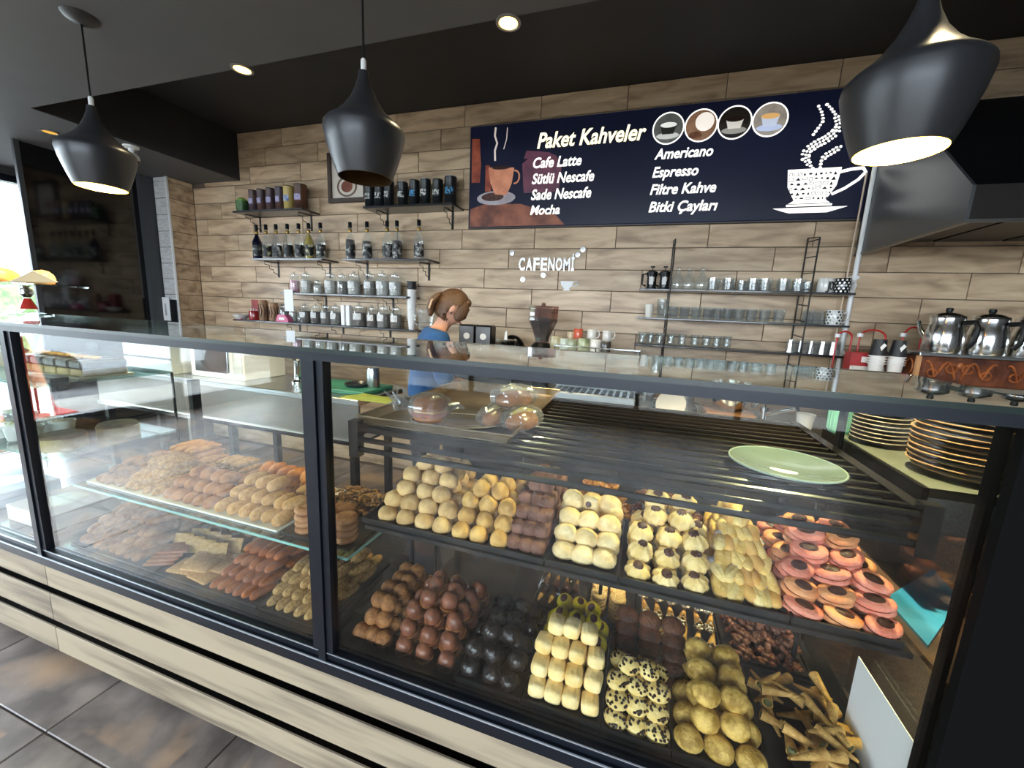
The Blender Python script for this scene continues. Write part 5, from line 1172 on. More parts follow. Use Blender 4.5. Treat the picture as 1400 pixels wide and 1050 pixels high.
for n, me in conew.parts:
    Mx = Matrix.Translation((0, .03, .0145)) @ Matrix.Rotation(-PI/2, 4, 'X')
    me.transform(Mx)
coned = Kind('dipped_cone', cone(.0145, .07, 0, 1), CN, [('chocolate_dip', MB().lathe([(.0085, -.004), (.0155, .034), (.014, .04), (0, .043)], 14, M=Matrix.Translation((0, 0, .0145)) @ Matrix.Rotation(-PI/2, 4, 'X')), ck('dip_dark', '#3a241c', '#2a1813', rough=.3))])
ses = Kind('sesame_sandwich', sandwich(.028, .028, .026, 1, 0), ck('sesame_dough', '#b08c58', '#c4a06a'), [('sesame_seeds', chips(34, .026, .026, .023, .004, 5, .0022), mat('sesame', '#e3d3ac', rough=.6)), ('cream', oval(.025, .025, .0122, .0014), ck('oat_cream', '#8a6a44', '#7a5a38'))])
crunch = [Kind('chocolate_crunch', nuts(.03, 30, s, .008, .0085, .022), ck('crunch', '#6e4434', '#503024', rough=.35)) for s in (1, 2, 3)]

ZS, ZF = .872, .482
P = lambda u, v, z: at(u, v, Z=z)
def xs_(a, b, z): return P(*a, z).x, P(*b, z).x
# ---- right section, upper shelf
xa0, xa1 = xs_((494, 714), (742, 773), ZS); xb1 = P(843, 800, ZS).x; xc1 = P(1084, 862, ZS).x; xd1 = .515
tray(xa0, xa1, .845, 1.175, ZS, 'black tray on the upper shelf holding beige cookies and cocoa rolls')
tray(xa1+.004, xb1, .845, 1.175, ZS, 'black tray on the upper shelf holding sugared white cookies')
tray(xb1+.004, xc1, .845, 1.175, ZS, 'black tray on the upper shelf holding piped and finger cookies')
tray(xc1+.004, xd1, .845, 1.175, ZS, 'black tray at the right end of the upper shelf holding pink cookies')
z = ZS+.0035
a, b = xs_((502, 716), (604, 743), ZS); a = max(a, xa0+.03)
pile(beige, 'round beige butter cookie in the tall pile at left of the upper shelf', 'cookie', 'tall pile of round beige cookies', a, a+.224, .855, z, [(4, 5), (4, 4), (3, 4), (3, 3), (2, 2)], .056, .0295)
a2 = a+.228
pile(beige2, 'cracked beige cookie in the second pile, beside the cocoa rolls', 'cookie', 'second pile of cracked beige cookies', a2, a2+.155, .855, z, [(3, 6), (3, 5), (3, 4), (2, 2)], .05, .030)
a3 = a2+.158
pile(cocoa, 'mauve brown cocoa roll in the pile on the upper shelf', 'cookie', 'pile of cocoa rolls', a3, xa1-.006, .86, z, [(3, 4), (3, 4), (3, 3), (3, 3), (2, 2)], .073, .027, .002, [(0, .05), (0, .08), (0, .15)], ys=.4)
pile(white, 'sugared white oval cookie in the pile on the upper shelf', 'cookie', 'pile of sugared white cookies', xa1+.014, xb1-.008, .86, z, [(3, 3), (3, 3), (3, 2)], .058, .030)
for i in range(3): (whit2 if i == 1 else white[0]).put('white filled roll on top of the sugared cookies' if i == 1 else 'sugared white oval cookie in the pile on the upper shelf', 'cookie', 'pile of sugared white cookies', ((xa1+xb1)/2-.045+.045*i, .985+.012*i, z+.090-.004*i), (-.15, .1*i, -.5+.3*i))
for k in range(3):
    for i in range(4-k): R_.choice(tart).put('caramel nut tartlet behind the sugared white cookies', 'tartlet', 'caramel nut tartlets', (xa1+.035+.048*i+.02*k, 1.105+.01*k, z+.001+.029*k+.03), (R_.uniform(-.3, .3), R_.uniform(-.3, .3), i))
for i in range(3): R_.choice(white).put('sugared white oval cookie in the pile on the upper shelf', 'cookie', 'pile of sugared white cookies', (xa1+.04+.05*i, 1.09, z), (0, 0, 0))
xm = xb1+.195
pile(flower, 'cream piped cookie with chocolate centre in the pile on upper shelf', 'cookie', 'pile of piped cookies with chocolate centres', xb1+.012, xm, .853, z, [(3, 3), (3, 3), (3, 2), (2, 2), (2, 1)], .061, .032, .003, [(.3, .2), (0, .15), (0, .5)], sc=.93)
for k in range(2):
    for i in range(4-k): R_.choice(crunch).put('chocolate crunch cluster behind the piped cookies', 'chocolate', 'chocolate clusters behind the piped cookies', (xb1+.035+.05*i+.02*k, 1.12+.0*k, z+.05*k+.03), (0, 0, i))
fx0, fx1 = xm+.004, xc1-.008
for k, (nx, ny) in enumerate([(8, 3), (8, 3), (7, 3), (6, 3), (5, 2), (3, 2), (2, 1)]):
    for j in range(ny):
        for i in range(nx):
            R_.choice(fing).put('pale finger cookie in the heap left of the pink cookies', 'cookie', 'heap of pale finger cookies', ((fx0+fx1)/2+(i-(nx-1)/2)*(fx1-fx0)/8.3, .89+.072*j+.03*k, z+.0195*k+.004), (R_.uniform(.0, .6), R_.uniform(-.3, .3), R_.uniform(-.6, .6)))
for k, (nx, ny) in enumerate([(3, 5), (3, 4), (3, 4), (2, 3), (2, 2)]):
    for j in range(ny):
        for i in range(nx):
            R_.choice(pink).put('pink sandwich cookie with chocolate filling in the right end pile', 'cookie', 'pile of pink sandwich cookies', ((xc1+xd1)/2+.002+(i-(nx-1)/2)*.066, .877+.056*j+.03*k, z+.0275*k), (R_.uniform(.1, .45), R_.uniform(-.2, .2), R_.uniform(-.6, .6)), 1.0)
# ---- right section, lower level
ca, cb_ = P(458, 893, ZF).x, P(590, 950, ZF).x
PLS = glass('clear_tray_plastic', '#eef0ee', ior=1.4)
cm_ = (ca+cb_)/2-.02
tray(ca+.012, cm_-.002, .835, 1.16, ZF, 'clear plastic tray holding cocoa truffles, front left corner', PLS, .03, 'clear plastic trays')
tray(cm_+.002, cb_+.03, .835, 1.16, ZF, 'clear plastic tray holding dipped milk chocolates', PLS, .03, 'clear plastic trays')
z = ZF+.0035
pile(truf, 'cocoa dusted truffle in the front left clear tray', 'truffle', 'cocoa truffles', ca+.018, cm_-.006, .842, z, [(3, 6), (2, 5), (2, 4)], .052, .036, .002)
pile(dip, 'dipped milk chocolate in the clear tray beside the truffles', 'chocolate', 'dipped milk chocolates', cm_+.006, cb_+.026, .842, z, [(3, 6), (3, 5), (3, 4), (2, 2)], .052, .037, .003, [(0, .25), (0, .25), (0, .6)])
cd = P(704, 990, ZF).x
tray(cb_+.034, cd-.004, .835, 1.16, ZF, 'black tray holding glossy dark chocolate cookies')
pile(dark, 'glossy dark chocolate cookie in the tray left of the white ridged ones', 'cookie', 'dark chocolate cookies', cb_+.04, cd-.01, .842, z, [(3, 5), (3, 4), (2, 3)], .06, .036, .004, [(.1, .3), (0, .25), (0, .6)])
ce_ = P(818, 1038, ZF).x
tray(cd, ce_-.004, .835, 1.16, ZF, 'black tray holding white ridged cookies and yellow cookies')
pile(mer, 'white ridged cookie with golden top in the front of its tray', 'cookie', 'white ridged cookies', cd+.006, ce_-.010, .845, z, [(4, 2), (4, 2), (4, 1), (3, 1)], .066, .036, .002, [(0, .06), (0, .1), (0, .12)], ys=.5, sc=.88)
pile(yel, 'yellow cookie with chocolate spot behind the white ridged cookies', 'cookie', 'yellow cookies with chocolate spots', cd+.006, ce_-.010, .985, z, [(4, 3), (4, 2), (3, 2)], .055, .035, .003, [(.4, .25), (0, .2), (0, .5)], ys=.6)
cf = P(922, 1075, ZF).x
tray(ce_, cf-.004, .835, 1.16, ZF, 'black tray holding chip cookies and brownie cookies')
pile(chip, 'pale cookie dotted with chocolate chips at the front edge', 'cookie', 'chocolate chip cookies', ce_+.006, cf-.01, .84, z, [(3, 2), (3, 2), (3, 2), (2, 1)], .062, .0245, .003, [(.35, .15), (0, .15), (0, .6)], ys=.5, sc=.87)
for i in range(3):
    for k in range(5):
        R_.choice(dkc).put('dark brownie cookie in leaning columns behind the chip cookies', 'cookie', 'dark brownie cookies', (ce_+.042+.064*i, 1.02+.028*k, z+.021*k+.002), (.5, R_.uniform(-.1, .1), R_.uniform(-.2, .2)), 1.0)
cg = cf+.205
tray(cf, cg-.004, .835, 1.16, ZF, 'black tray holding golden round cookies')
pile(gold, 'golden round cookie in the tray beside the ice cream cones', 'cookie', 'golden round cookies', cf+.004, cg-.008, .842, z, [(3, 5), (2, 4), (2, 3)], .064, .04, .002, [(.15, .2), (0, .1), (0, .6)], sc=.93)
tray(cg, .553, .835, 1.16, ZF, 'black tray holding small filled wafer cones at the right end')
for i in range(38):
    conef.put('small wafer cone with olive brown filling', 'wafer cone', 'filled wafer cones', (cg+.03+R_.random()*max(.02, .50-cg), (.875+.24*(i//2)/19), z+.001+.02*((i*7) % 3)), (R_.uniform(-.1, .2), R_.uniform(-.1, .1), R_.uniform(-3.1, 3.1)))
# second row of small trays at the back of the lower level
Y0, Y1b = 1.175, 1.385
g0, g1, g2, g3, g4 = P(720, 838, ZF).x, P(796, 850, ZF).x, P(868, 865, ZF).x, P(985, 885, ZF).x, .545
for (u, v, l) in ((g0, g1, 'dipped cones'), (g1, g2, 'sesame sandwiches'), (g2, g3, 'sprinkled cones'), (g3, g4, 'chocolate crunch clusters')):
    tray(u+.003, v-.003, Y0, Y1b, ZF, 'black back row tray holding '+l)
for i in range(4):
    for k in range(2): coned.put('chocolate dipped wafer cone under the clear dome lid', 'wafer cone', 'chocolate dipped cones', (g0+.03+.036*i, Y0+.05+.085*k, z), (0, 0, PI*k+R_.uniform(-.2, .2)))
t = tag(MB().blob(lambda a, p: (.095*math.sin(a)*math.cos(p), .08*math.sin(a)*math.sin(p), max(0, .075*math.cos(a))), 24, 12).build('dome_lid', PLS, None, loc=((g0+g1)/2-.0, 1.28, ZF+.015)), 'clear plastic dome lid over the chocolate dipped cones', 'lid')
for k in range(3):
    for (i, j) in ((0, 0), (1, 0), (0, 1), (1, 1)):
        if k < 3-j: ses.put('sesame topped sandwich cookie in short stacks', 'cookie', 'sesame sandwich cookies', (g1+.04+.062*i+R_.uniform(-.002, .002), Y0+.045+.075*j, z+.0285*k), (R_.uniform(-.08, .08), R_.uniform(-.08, .08), i), .95)
for k in range(3):
    for i in range(6): conew.put('wafer cone tipped with black and white sprinkles', 'wafer cone', 'sprinkled wafer cones', (g2+.025+(g3-g2-.05)*i/5, Y0+.04+.055*k, z+.022*k), (0, 0, PI+R_.uniform(-.3, .3)))
for k, (nx, ny) in enumerate([(3, 3), (3, 2), (2, 2)]):
    for j in range(ny):
        for i in range(nx): R_.choice(crunch).put('dark chocolate crunch cluster in the back right tray', 'chocolate', 'chocolate crunch clusters', ((g3+g4)/2+(i-(nx-1)/2)*.062, Y0+.035+.064*j+.03*k, z+.03*k), (0, 0, R_.uniform(0, 6)))
# cards and boxes at the right end
tag(MB().box(.5585, .561, .835, 1.045, ZF+.0005, .69).build('white_card', MATS['white_card_paper'], None, smooth=False), 'white card standing against the right end pane', 'card')
bl = [at(*p, Z=.7495) for p in ((1210, 820), (1275, 780), (1312, 822), (1268, 886))]
b = MB(); b.add([(p.x, p.y, .7485) for p in bl]+[(p.x, p.y, .756) for p in bl], [(3, 2, 1, 0), (4, 5, 6, 7), (0, 1, 5, 4), (1, 2, 6, 5), (2, 3, 7, 6), (3, 0, 4, 7)])
tag(b.build('blue_folder', mat('sky_blue_card', '#2a80b4', '#3a94c4', rough=.4, scale=9), None, smooth=False), 'flat sky blue folder on the shelf beyond the right end pane', 'folder')
# ---- left section pastries
z = .751
WT_ = mat('white_paper_tray', '#d9d8d2', rough=.6)
def fk(n, r, L, c1, c2, s=(1, 3), **k): return [Kind(n, finger(r, L, q), ck(n+c1[1:], c1, c2, **k)) for q in s]
pret = fk('glazed_finger', .014, .075, '#9c6a35', '#6f4420', rough=.35)
sesf = [Kind('sesame_flat', finger(.022, .11, q, .25), ck('sesflat', '#c4965a', '#96683a', scale=90, bump=.9)) for q in (1, 2)]
goldf = fk('golden_stick', .013, .13, '#c08838', '#9c6420', rough=.4)
palef = fk('pale_stick', .012, .10, '#c09c68', '#96723e', scale=60)
brov = [Kind('brown_oval_cookie', lump(.026, .036, .022, .06, q, .5), ck('brov', '#b07442', '#8a5630', scale=40)) for q in (1, 3)]
orov = [Kind('orange_oval_cookie', lump(.024, .042, .022, .05, q, .5), ck('orov', '#c88038', '#a46426', scale=40)) for q in (1, 3)]
sug = [Kind('sugar_oval_cookie', finger(.023, .085, q), ck('sugov', '#ac7c46', '#cc9e66', scale=70, bump=.7)) for q in (2, 5)]
rnd_ = [Kind('round_spiral_cookie', MB().lathe([(0, 0), (.03, 0), (.036, .007), (.034, .014), (.022, .019), (.018, .016), (.008, .019), (0, .02)], 20), ck('spiral', '#8e5a3a', '#b07e54', scale=30))]
nutc = [Kind('nut_covered_cookie', nuts(.034, 34, q, .006, .006, .01), ck('nutc', '#b88a48', '#4a3226', scale=60)) for q in (1, 2)]
tray(-1.955, -1.02, .87, 1.185, .751, 'long white lined tray on the glass shelf holding assorted biscuits', WT_, .006, 'trays on the glass shelf')
tray(-1.01, -.75, .87, 1.185, .751, 'dark tray at the right end of the glass shelf', TB, .006, 'trays on the glass shelf')
z = .7545
L = 'on the glass shelf of the left section'
pile(pret, 'glossy brown glazed finger biscuit, left end '+L, 'biscuit', 'glazed finger biscuits', -1.94, -1.78, .88, z, [(5, 2), (5, 2), (4, 2)], .08, .02, .002, [(0, .05), (0, .1), (0, .2)])
pile(sesf, 'flat sesame covered biscuit '+L, 'biscuit', 'flat sesame biscuits', -1.775, -1.585, .88, z, [(4, 2), (4, 2), (3, 2), (3, 1)], .115, .0225, .002, [(0, .06), (0, .06), (-.2, .2)], ys=.2)
pile(goldf, 'long golden breadstick at the back '+L, 'breadstick', 'golden breadsticks', -1.86, -1.62, 1.07, z+.0, [(8, 1), (7, 1), (7, 1), (6, 1), (5, 1)], .12, .0205, .002, [(0, .04), (0, .05), (-.1, .1)], ys=0)
pile(palef, 'pale sesame stick at the back '+L, 'breadstick', 'pale sesame sticks', -1.60, -1.40, 1.07, z, [(8, 1), (7, 1), (6, 1), (5, 1)], .11, .019, .002, [(0, .04), (0, .05), (-.1, .1)], ys=0)
pile(brov, 'brown oval cookie '+L, 'cookie', 'brown oval cookies', -1.578, -1.325, .88, z, [(5, 2), (5, 2), (4, 1)], .078, .027, .002)
pile(sug, 'sugared oblong cookie '+L, 'cookie', 'sugared oblong cookies', -1.315, -1.115, .88, z, [(4, 2), (4, 1), (3, 1)], .09, .03, .003, [(0, .06), (0, .1), (-.2, .25)])
pile(orov, 'orange brown oval cookie at the back '+L, 'cookie', 'orange brown oval cookies', -1.39, -1.04, 1.07, z, [(7, 1), (6, 1), (6, 1)], .1, .028, .002, ys=0)
pile(sug, 'sugared oblong cookie near the mullion '+L, 'cookie', 'sugared oblong cookies near the mullion', -1.11, -1.025, .88, z, [(2, 2), (2, 2)], .09, .03, .002, [(0, .06), (0, .1), (-.2, .25)])
for k in range(4):
    for (i, j) in ((0, 0), (1, 0), (2, 0), (0, 1), (1, 1)):
        if k < 4-j: rnd_[0].put('brown spiral cookie stacked beside the middle mullion', 'cookie', 'brown spiral cookies', (-.945+.074*i, .915+.076*j, z+.0205*k), (R_.uniform(-.06, .06), R_.uniform(-.06, .06), i))
for k, (nx, ny) in enumerate([(3, 2), (3, 2), (3, 1)]):
    for j in range(ny):
        for i in range(nx): R_.choice(nutc).put('nut covered cookie behind the brown spiral cookies', 'cookie', 'nut covered cookies', (-.95+.07*i, 1.06+.07*j+.02*k, z+.022*k), (0, 0, R_.uniform(0, 6)))
# lower level, left section
z = ZF
longr = [Kind('long_brown_roll', finger(.02, .12, q), ck('longr', '#a0714e', '#7a5036', scale=40)) for q in (1, 4)]
red = [Kind('reddish_finger', finger(.0165, .10, q), ck('redf', '#b0622e', '#84441e', scale=30, rough=.45)) for q in (1, 4)]
sst = [Kind('sesame_twist', finger(.017, .095, q), ck('sst', '#c8a068', '#946c3c', scale=110, bump=.9)) for q in (1, 4)]
sq = Kind('sesame_square', MB().box(-.05, .05, -.04, .04, 0, .010, c=.003), ck('sqr', '#d0a066', '#b0804a', scale=110, bump=.8))
tri = Kind('seed_crisp', MB().prism([(-.05, -.03), (.05, -.03), (.03, .035), (-.04, .03)], 2, 0, .007), ck('tri', '#a5663f', '#8d5636', scale=60))
crp = Kind('thin_crisp', MB().prism([(-.035, -.03), (.035, -.03), (.035, .03), (-.035, .03)], 2, 0, .005), ck('crp', '#b8935c', '#9a7644', scale=60))
rolb = [Kind('round_bun_cookie', lump(.032, .036, .03, .05, q, .5), ck('rolb', '#8a6850', '#7a5842', scale=30)) for q in (1, 2)]
tray(-2.06, -1.10, .845, 1.20, ZF, 'long dark tray on the lower level of the left section', TB, .008, 'trays on the lower left level')
tray(-1.09, -.842, .845, 1.20, ZF, 'dark tray of sesame twists beside the middle mullion', TB, .008, 'trays on the lower left level')
z = ZF+.0035
L = 'on the lower level of the left section'
pile(longr, 'long brown roll in the big pile '+L, 'roll', 'long brown rolls', -2.05, -1.68, .85, z, [(8, 2), (8, 2), (7, 2), (6, 1)], .125, .029, .003, [(0, .05), (0, .1), (-.1, .25)], ys=.22)
pile(rolb, 'round brown bun cookie behind the seed crisps', 'cookie', 'round brown bun cookies', -1.67, -1.27, 1.07, z, [(5, 1), (4, 1)], .09, .036, .003, ys=0)
for i in range(3):
    for k in range(4): tri.put('reddish seed crisp lying in a fanned stack at the front', 'crisp', 'reddish seed crisps', (-1.62+.05*i, .90+.02*i+.015*k, z+.0075*(k+4*0)+.002+.03*0), (.0, 0, .5+.2*i)) if i == 0 else crp.put('thin seed crisp standing in a row behind the reddish ones', 'crisp', 'thin seed crisps', (-1.655+.06*k+.02*i, .985+.045*(i-1), z+.03), (1.15, 0, .35))
for i, (x, y, zz, rz) in enumerate(((-1.50, .905, .0, .15), (-1.395, .90, .0, -.1), (-1.48, .955, .0115, .3), (-1.39, .945, .0115, .05), (-1.435, .91, .0225, .2), (-1.40, 1.02, .0, .4))):
    sq.put('square sesame cracker lying at the front of the lower left level', 'cracker', 'square sesame crackers', (x, y, z+zz), (0, 0, rz))
pile(red, 'reddish brown finger biscuit '+L, 'biscuit', 'reddish brown finger biscuits', -1.325, -1.115, .85, z, [(6, 3), (6, 2), (5, 2), (5, 1)], .105, .0245, .002, [(0, .05), (0, .1), (-.1, .15)], ys=.35)
pile(sst, 'sesame coated twist in the pile by the middle mullion', 'biscuit', 'sesame coated twists', -1.08, -.85, .85, z, [(6, 3), (6, 3), (6, 2), (5, 2)], .1, .0245, .002, [(0, .05), (0, .1), (-.1, .15)], ys=.3)

# ------------------------------------------------------------ on the tube rack
RT0 = RZ-.0055+.0005
t = thing('baking_tray', 'worn brown baking tray lying on the tube rack', 'baking tray', (-.49, 1.185, RT0), .02)
BT = mat('baked_metal', '#8a7a60', '#5f523e', rough=.35, metal=.75, scale=5)
w, d = .2, .315
box_part('tray_base', BT, t, -w, w, -d, d, 0, .003)
b = MB()
for s in (-1, 1):
    b.add([(s*w, -d, .003), (s*w, d, .003), (s*(w+.014), d+.014, .024), (s*(w+.014), -d-.014, .024)], [(0, 1, 2, 3)]); b.add([(-w, s*d, .003), (w, s*d, .003), (w+.014, s*(d+.014), .024), (-w-.014, s*(d+.014), .024)], [(0, 1, 2, 3)])
b.build('tray_rim', mat('baked_rim', '#b3a184', '#8d7a5c', rough=.3, metal=.8, scale=9), t, smooth=False)
b = MB(); b.tube([(-w-.014, -d-.014, .024), (w+.014, -d-.014, .024), (w+.014, d+.014, .024), (-w-.014, d+.014, .024), (-w-.014, -d-.014, .024)], .003, 6); b.build('rolled_edge', MATS['baked_rim'], t)
tz = RT0+.0035
def wrap(n, fn): return fn
BAG = glass('cling_film', '#f2f2f4', ior=1.4, rough=.16, boost=.10, milk=.10)
BUN = ck('bun', '#b5702e', '#8d4e1c', rough=.35, scale=10)
def bagm(rx, ry, rz, seed, tail=None):
    def fn(tt, p):
        x, y, zz = math.sin(tt)*math.cos(p), math.sin(tt)*math.sin(p), math.cos(tt)
        k = 1.04+.13*nz(x*5, y*5, zz*5, seed)+.05*math.sin(13*p+seed+3*zz)*math.sin(tt)
        return (rx*x*k, ry*y*k, rz*(max(zz*k, -.9)+.9))
    return MB().blob(fn, 40, 20)
q = at(574, 588, Z=tz)
t = thing('wrapped_burger', 'burger bun with ham wrapped in cling film on the baking tray', 'sandwich', (q.x, q.y+.05, tz+.0145), .4)
MB().lathe([(0, 0), (.038, 0), (.044, .008), (.043, .016), (0, .017)], 22).build('bottom_bun', BUN, t)
MB().lathe([(0, .018), (.048, .018), (.05, .022), (.044, .026), (0, .026)], 18).build('ham', mat('ham_pink', '#c9776a', '#b5625a', rough=.4, scale=14), t)
MB().lathe([(0, .027), (.046, .027), (.046, .03), (0, .03)], 5).build('cheese', mat('cheese', '#e0c070', rough=.4), t)
MB().lathe([(0, .031), (.043, .031), (.047, .04), (.04, .056), (.022, .066), (0, .069)], 22).build('top_bun', BUN, t)
MB().blob(lambda tt, p: ((.056+.008*math.sin(7*p))*math.sin(tt)*math.cos(p)-.0, (.056+.006*math.sin(9*p))*math.sin(tt)*math.sin(p), .04*math.cos(tt)+.036), 24, 12).build('cling_wrap', BAG, t)
b = MB()
for i in range(9):
    a = PI+R_.uniform(-.5, .5); b.tube([(-.05, 0, .035), (-.075+R_.uniform(-.01, .01), .03*math.sin(a*3)+R_.uniform(-.02, .02), .05+R_.uniform(-.02, .03)), (-.10+R_.uniform(-.015, .015), R_.uniform(-.045, .045), .05+R_.uniform(-.035, .05))], [.008, .006, .002], 6)
b.build('twisted_wrap_end', BAG, t)
MB().tube([(.05, 0, .035), (.075, .01, .04), (.09, .015, .03)], [.012, .009, .003], 8).build('twisted_wrap_end', BAG, t)
t_or = thing('dark_plate', 'brown oval plate with pale rim under the wrapped burger', 'plate', (-.455, .955, tz), .3)
MB().lathe([(0, 0), (.55, 0), (.8, .004), (1, .012), (.98, .0135), (.78, .007), (0, .003)], 40, sx=.125, sy=.075).build('plate_dish', mat('olive_brown_glaze', '#5e4f33', '#4b3e28', rough=.2, scale=5, coat=.4), t_or)
MB().tube([(.1235*math.cos(a), .074*math.sin(a), .0132) for a in [2*PI*i/40 for i in range(41)]], .0018, 6).build('plate_rim', mat('pale_rim', '#bcae92', rough=.3), t_or)
for i, (px, py, rz, zz, l) in enumerate(((672, 587, 1.3, 0, 'wrapped oblong bun, left of the three on the baking tray'), (708, 592, 1.0, 0, 'wrapped oblong bun, right of the three on the baking tray'), (706, 553, .7, .0, 'wrapped oblong bun, rearmost of the three on the baking tray'))):
    q = at(px, py, Z=tz)
    if i == 2: q = Vector((-.315, 1.02, tz))
    else: q.y += .035
    t = thing('wrapped_bun', l, 'sandwich', (q.x, q.y, tz+.003+(.052 if i == 2 else 0)), rz, 'wrapped oblong buns')
    MB().blob(lambda tt, p: (.068*math.sin(tt)*math.cos(p), .034*math.sin(tt)*math.sin(p), .03*(max(math.cos(tt), -.6)+.6)+.004), 20, 10).build('bun', BUN, t)
    MB().tube([(-.05, .0, .05), (0, .004, .0565), (.05, 0, .05)], [.004, .009, .004], 8).build('filling', mat('egg_filling', '#e0c45a', '#d8d0b0', rough=.4, scale=60), t)
    t.scale = (.8, .85, .9)
    bagm(.08, .045, .036, i+1).build('cling_wrap', BAG, t)
# pale green plates on the rack
CEL = mat('celadon_glaze', '#74827a', '#66746c', rough=.15, scale=4, coat=.5)
def plate(name, label, loc, r, m, rot=(0, 0, 0), group=None, rimm=None):
    t = thing(name, label, 'plate', loc, 0, group); t.rotation_euler = rot
    MB().lathe([(0, 0), (.5, 0), (.56, .005), (1.0, .018), (.99, .0205), (.55, .0085), (0, .0045)], 40, sx=r, sy=r).build('plate_dish', m, t)
    if rimm: MB().tube([(r*math.cos(a), r*math.sin(a), .0195) for a in [2*PI*i/40 for i in range(41)]], .0022, 6).build('plate_rim', rimm, t)
    return t
gp = at(1080, 650, Z=RT0+.005)
plate('green_plate', 'pale celadon plate lying on the right of the tube rack', (.315, .955, RT0+.0005), .105, CEL, (0, 0, 0), None, mat('celadon_rim', '#9aa89c', rough=.2))
tag(MB().prism([(-.03, -.012), (.03, -.02), (.036, .01), (-.01, .022)], 2, 0, .001).build('paper_scrap', MATS['white_card_paper'], None, smooth=False, loc=(.30, .93, RT0+.0062)), 'torn white paper scrap lying in the celadon plate', 'paper')
# plates, cup on the side counter
rimB = mat('beige_plate_rim', '#9c8264', '#8a7052', rough=.3, scale=6)
PB = mat('ivory_plate', '#a09a8c', '#8e887a', rough=.25, scale=5, coat=.3)
pc = (.86, 1.36)
z = 1.0705
for i in range(12):
    plate('dinner_plate', ('ivory dinner plate with beige rim, %s from the bottom of big stack' % ORD[i]) if i else 'bottom white plate of the big stack', (pc[0]+R_.uniform(-.003, .003), pc[1]+R_.uniform(-.003, .003), z+.0148*i), .112 if i else .1, PB if i else CW_, (0, 0, R_.random()), 'big stack of dinner plates', rimB)
o = tag(MB().box(-.028, .028, -.001, .001, 0, .045).build('orange_sticker', mat('orange_paper', '#e8752c', '#f08a48', rough=.6, scale=20), None, smooth=False, loc=(pc[0]+.045, pc[1]-.118, z+.13), rot=(0, 0, .35)), 'orange price sticker on the rim of the big plate stack', 'sticker')
GP = mat('grey_plate', '#6d6a66', '#55534f', rough=.3, scale=5)
for i in range(10): plate('side_plate', 'dark grey side plate, %s from the bottom of the smaller stack' % ORD[i], (.80, 1.64, 1.0705+.0138*i), .075, GP, (0, 0, R_.random()), 'smaller stack of grey side plates', mat('grey_rim', '#8d8a84', rough=.3))
t = thing('teal_cup', 'ribbed teal cup behind the rack beside the plate stacks', 'cup', (.655, 1.60, 0))
t.location = (.735, 1.755, 1.0705)
MB().lathe([(0, 0), (.034, 0), (.038, .01), (.04, .1), (.037, .1), (.034, .01), (0, .008)], 30).build('cup_body', mat('teal_glaze', '#6aa79c', '#5b9488', rough=.3, scale=6), t)
b = MB()
for k in range(20):
    a = 2*PI*k/20; b.cyl((.0378*math.cos(a), .0378*math.sin(a), .012), (.0402*math.cos(a), .0402*math.sin(a), .095), .0022, 5)
b.build('ribs', MATS['teal_glaze'], t)
# ------------------------------------------------------------ the far left section: cakes, puddings, cone, boxes
box_part('glass_shelf', SHG, case, -3.4, -2.17, .87, 1.33, 1.095, 1.103)
box_part('glass_shelf_edge', GE2, case, -3.4, -2.17, .868, .8695, 1.095, 1.103)
box_part('glass_shelf', SHG, case, -3.4, -2.17, .87, 1.33, .80, .808)
box_part('glass_shelf_edge', GE2, case, -3.4, -2.17, .868, .8695, .80, .808)
for x in (-3.38, -2.19): MB().cyl((x, 1.34, .49), (x, 1.34, 1.095), .006).build('shelf_support', BLACK, case)
CK2 = ck('cake_choc', '#4a382e', '#33261f', rough=.3); SPG = ck('cake_sponge', '#c9b07a', '#b3985e')
zc = 1.1035
bd = thing('cake_board', 'white board under the row of chocolate cake slices', 'board', (-2.44, 1.10, zc)); box_part('board', WT_, bd, -.23, .23, -.1, .1, 0, .006)
for i in range(5):
    t = thing('chocolate_cake_slice', 'chocolate topped cake slice, %s from the left on the high shelf' % ORD[i], 'cake', (-2.625+.092*i, 1.10, zc+.0065), .0, 'chocolate cake slices')
    MB().box(-.041, .041, -.08, .08, 0, .03, c=.004).build('sponge', SPG, t, smooth=False); MB().box(-.043, .043, -.082, .082, .0305, .068, c=.008).build('chocolate_coat', CK2, t, smooth=False)
    b = MB()
    for k in range(5): b.ell((-.03+.015*k, -.02+.01*(k % 2), .074), (.011, .016, .008), 8, 5)
    b.build('topping', ck('orange_top', '#c88440', '#d9b070'), t)
bx('black_cake_tray', 'black flat tray beside the chocolate cake slices', 'tray', -2.27+.0, .93, zc, .17, .06, .022, BLACK, .1)
for i in range(4):
    t = thing('cream_pastry', 'pale cream pastry, %s from the left on the high shelf' % ORD[i], 'pastry', (-3.2+.12*i, 1.08, zc+.0005), .0, 'pale cream pastries')
    lump(.052, .07, .045, .08, i+1, .5).build('pastry', ck('creampuff', '#c9b79a', '#ddcfb8', scale=20), t); lump(.03, .05, .02, .15, i, .3).build('cream', WHITE, t, loc=(0, 0, .062))
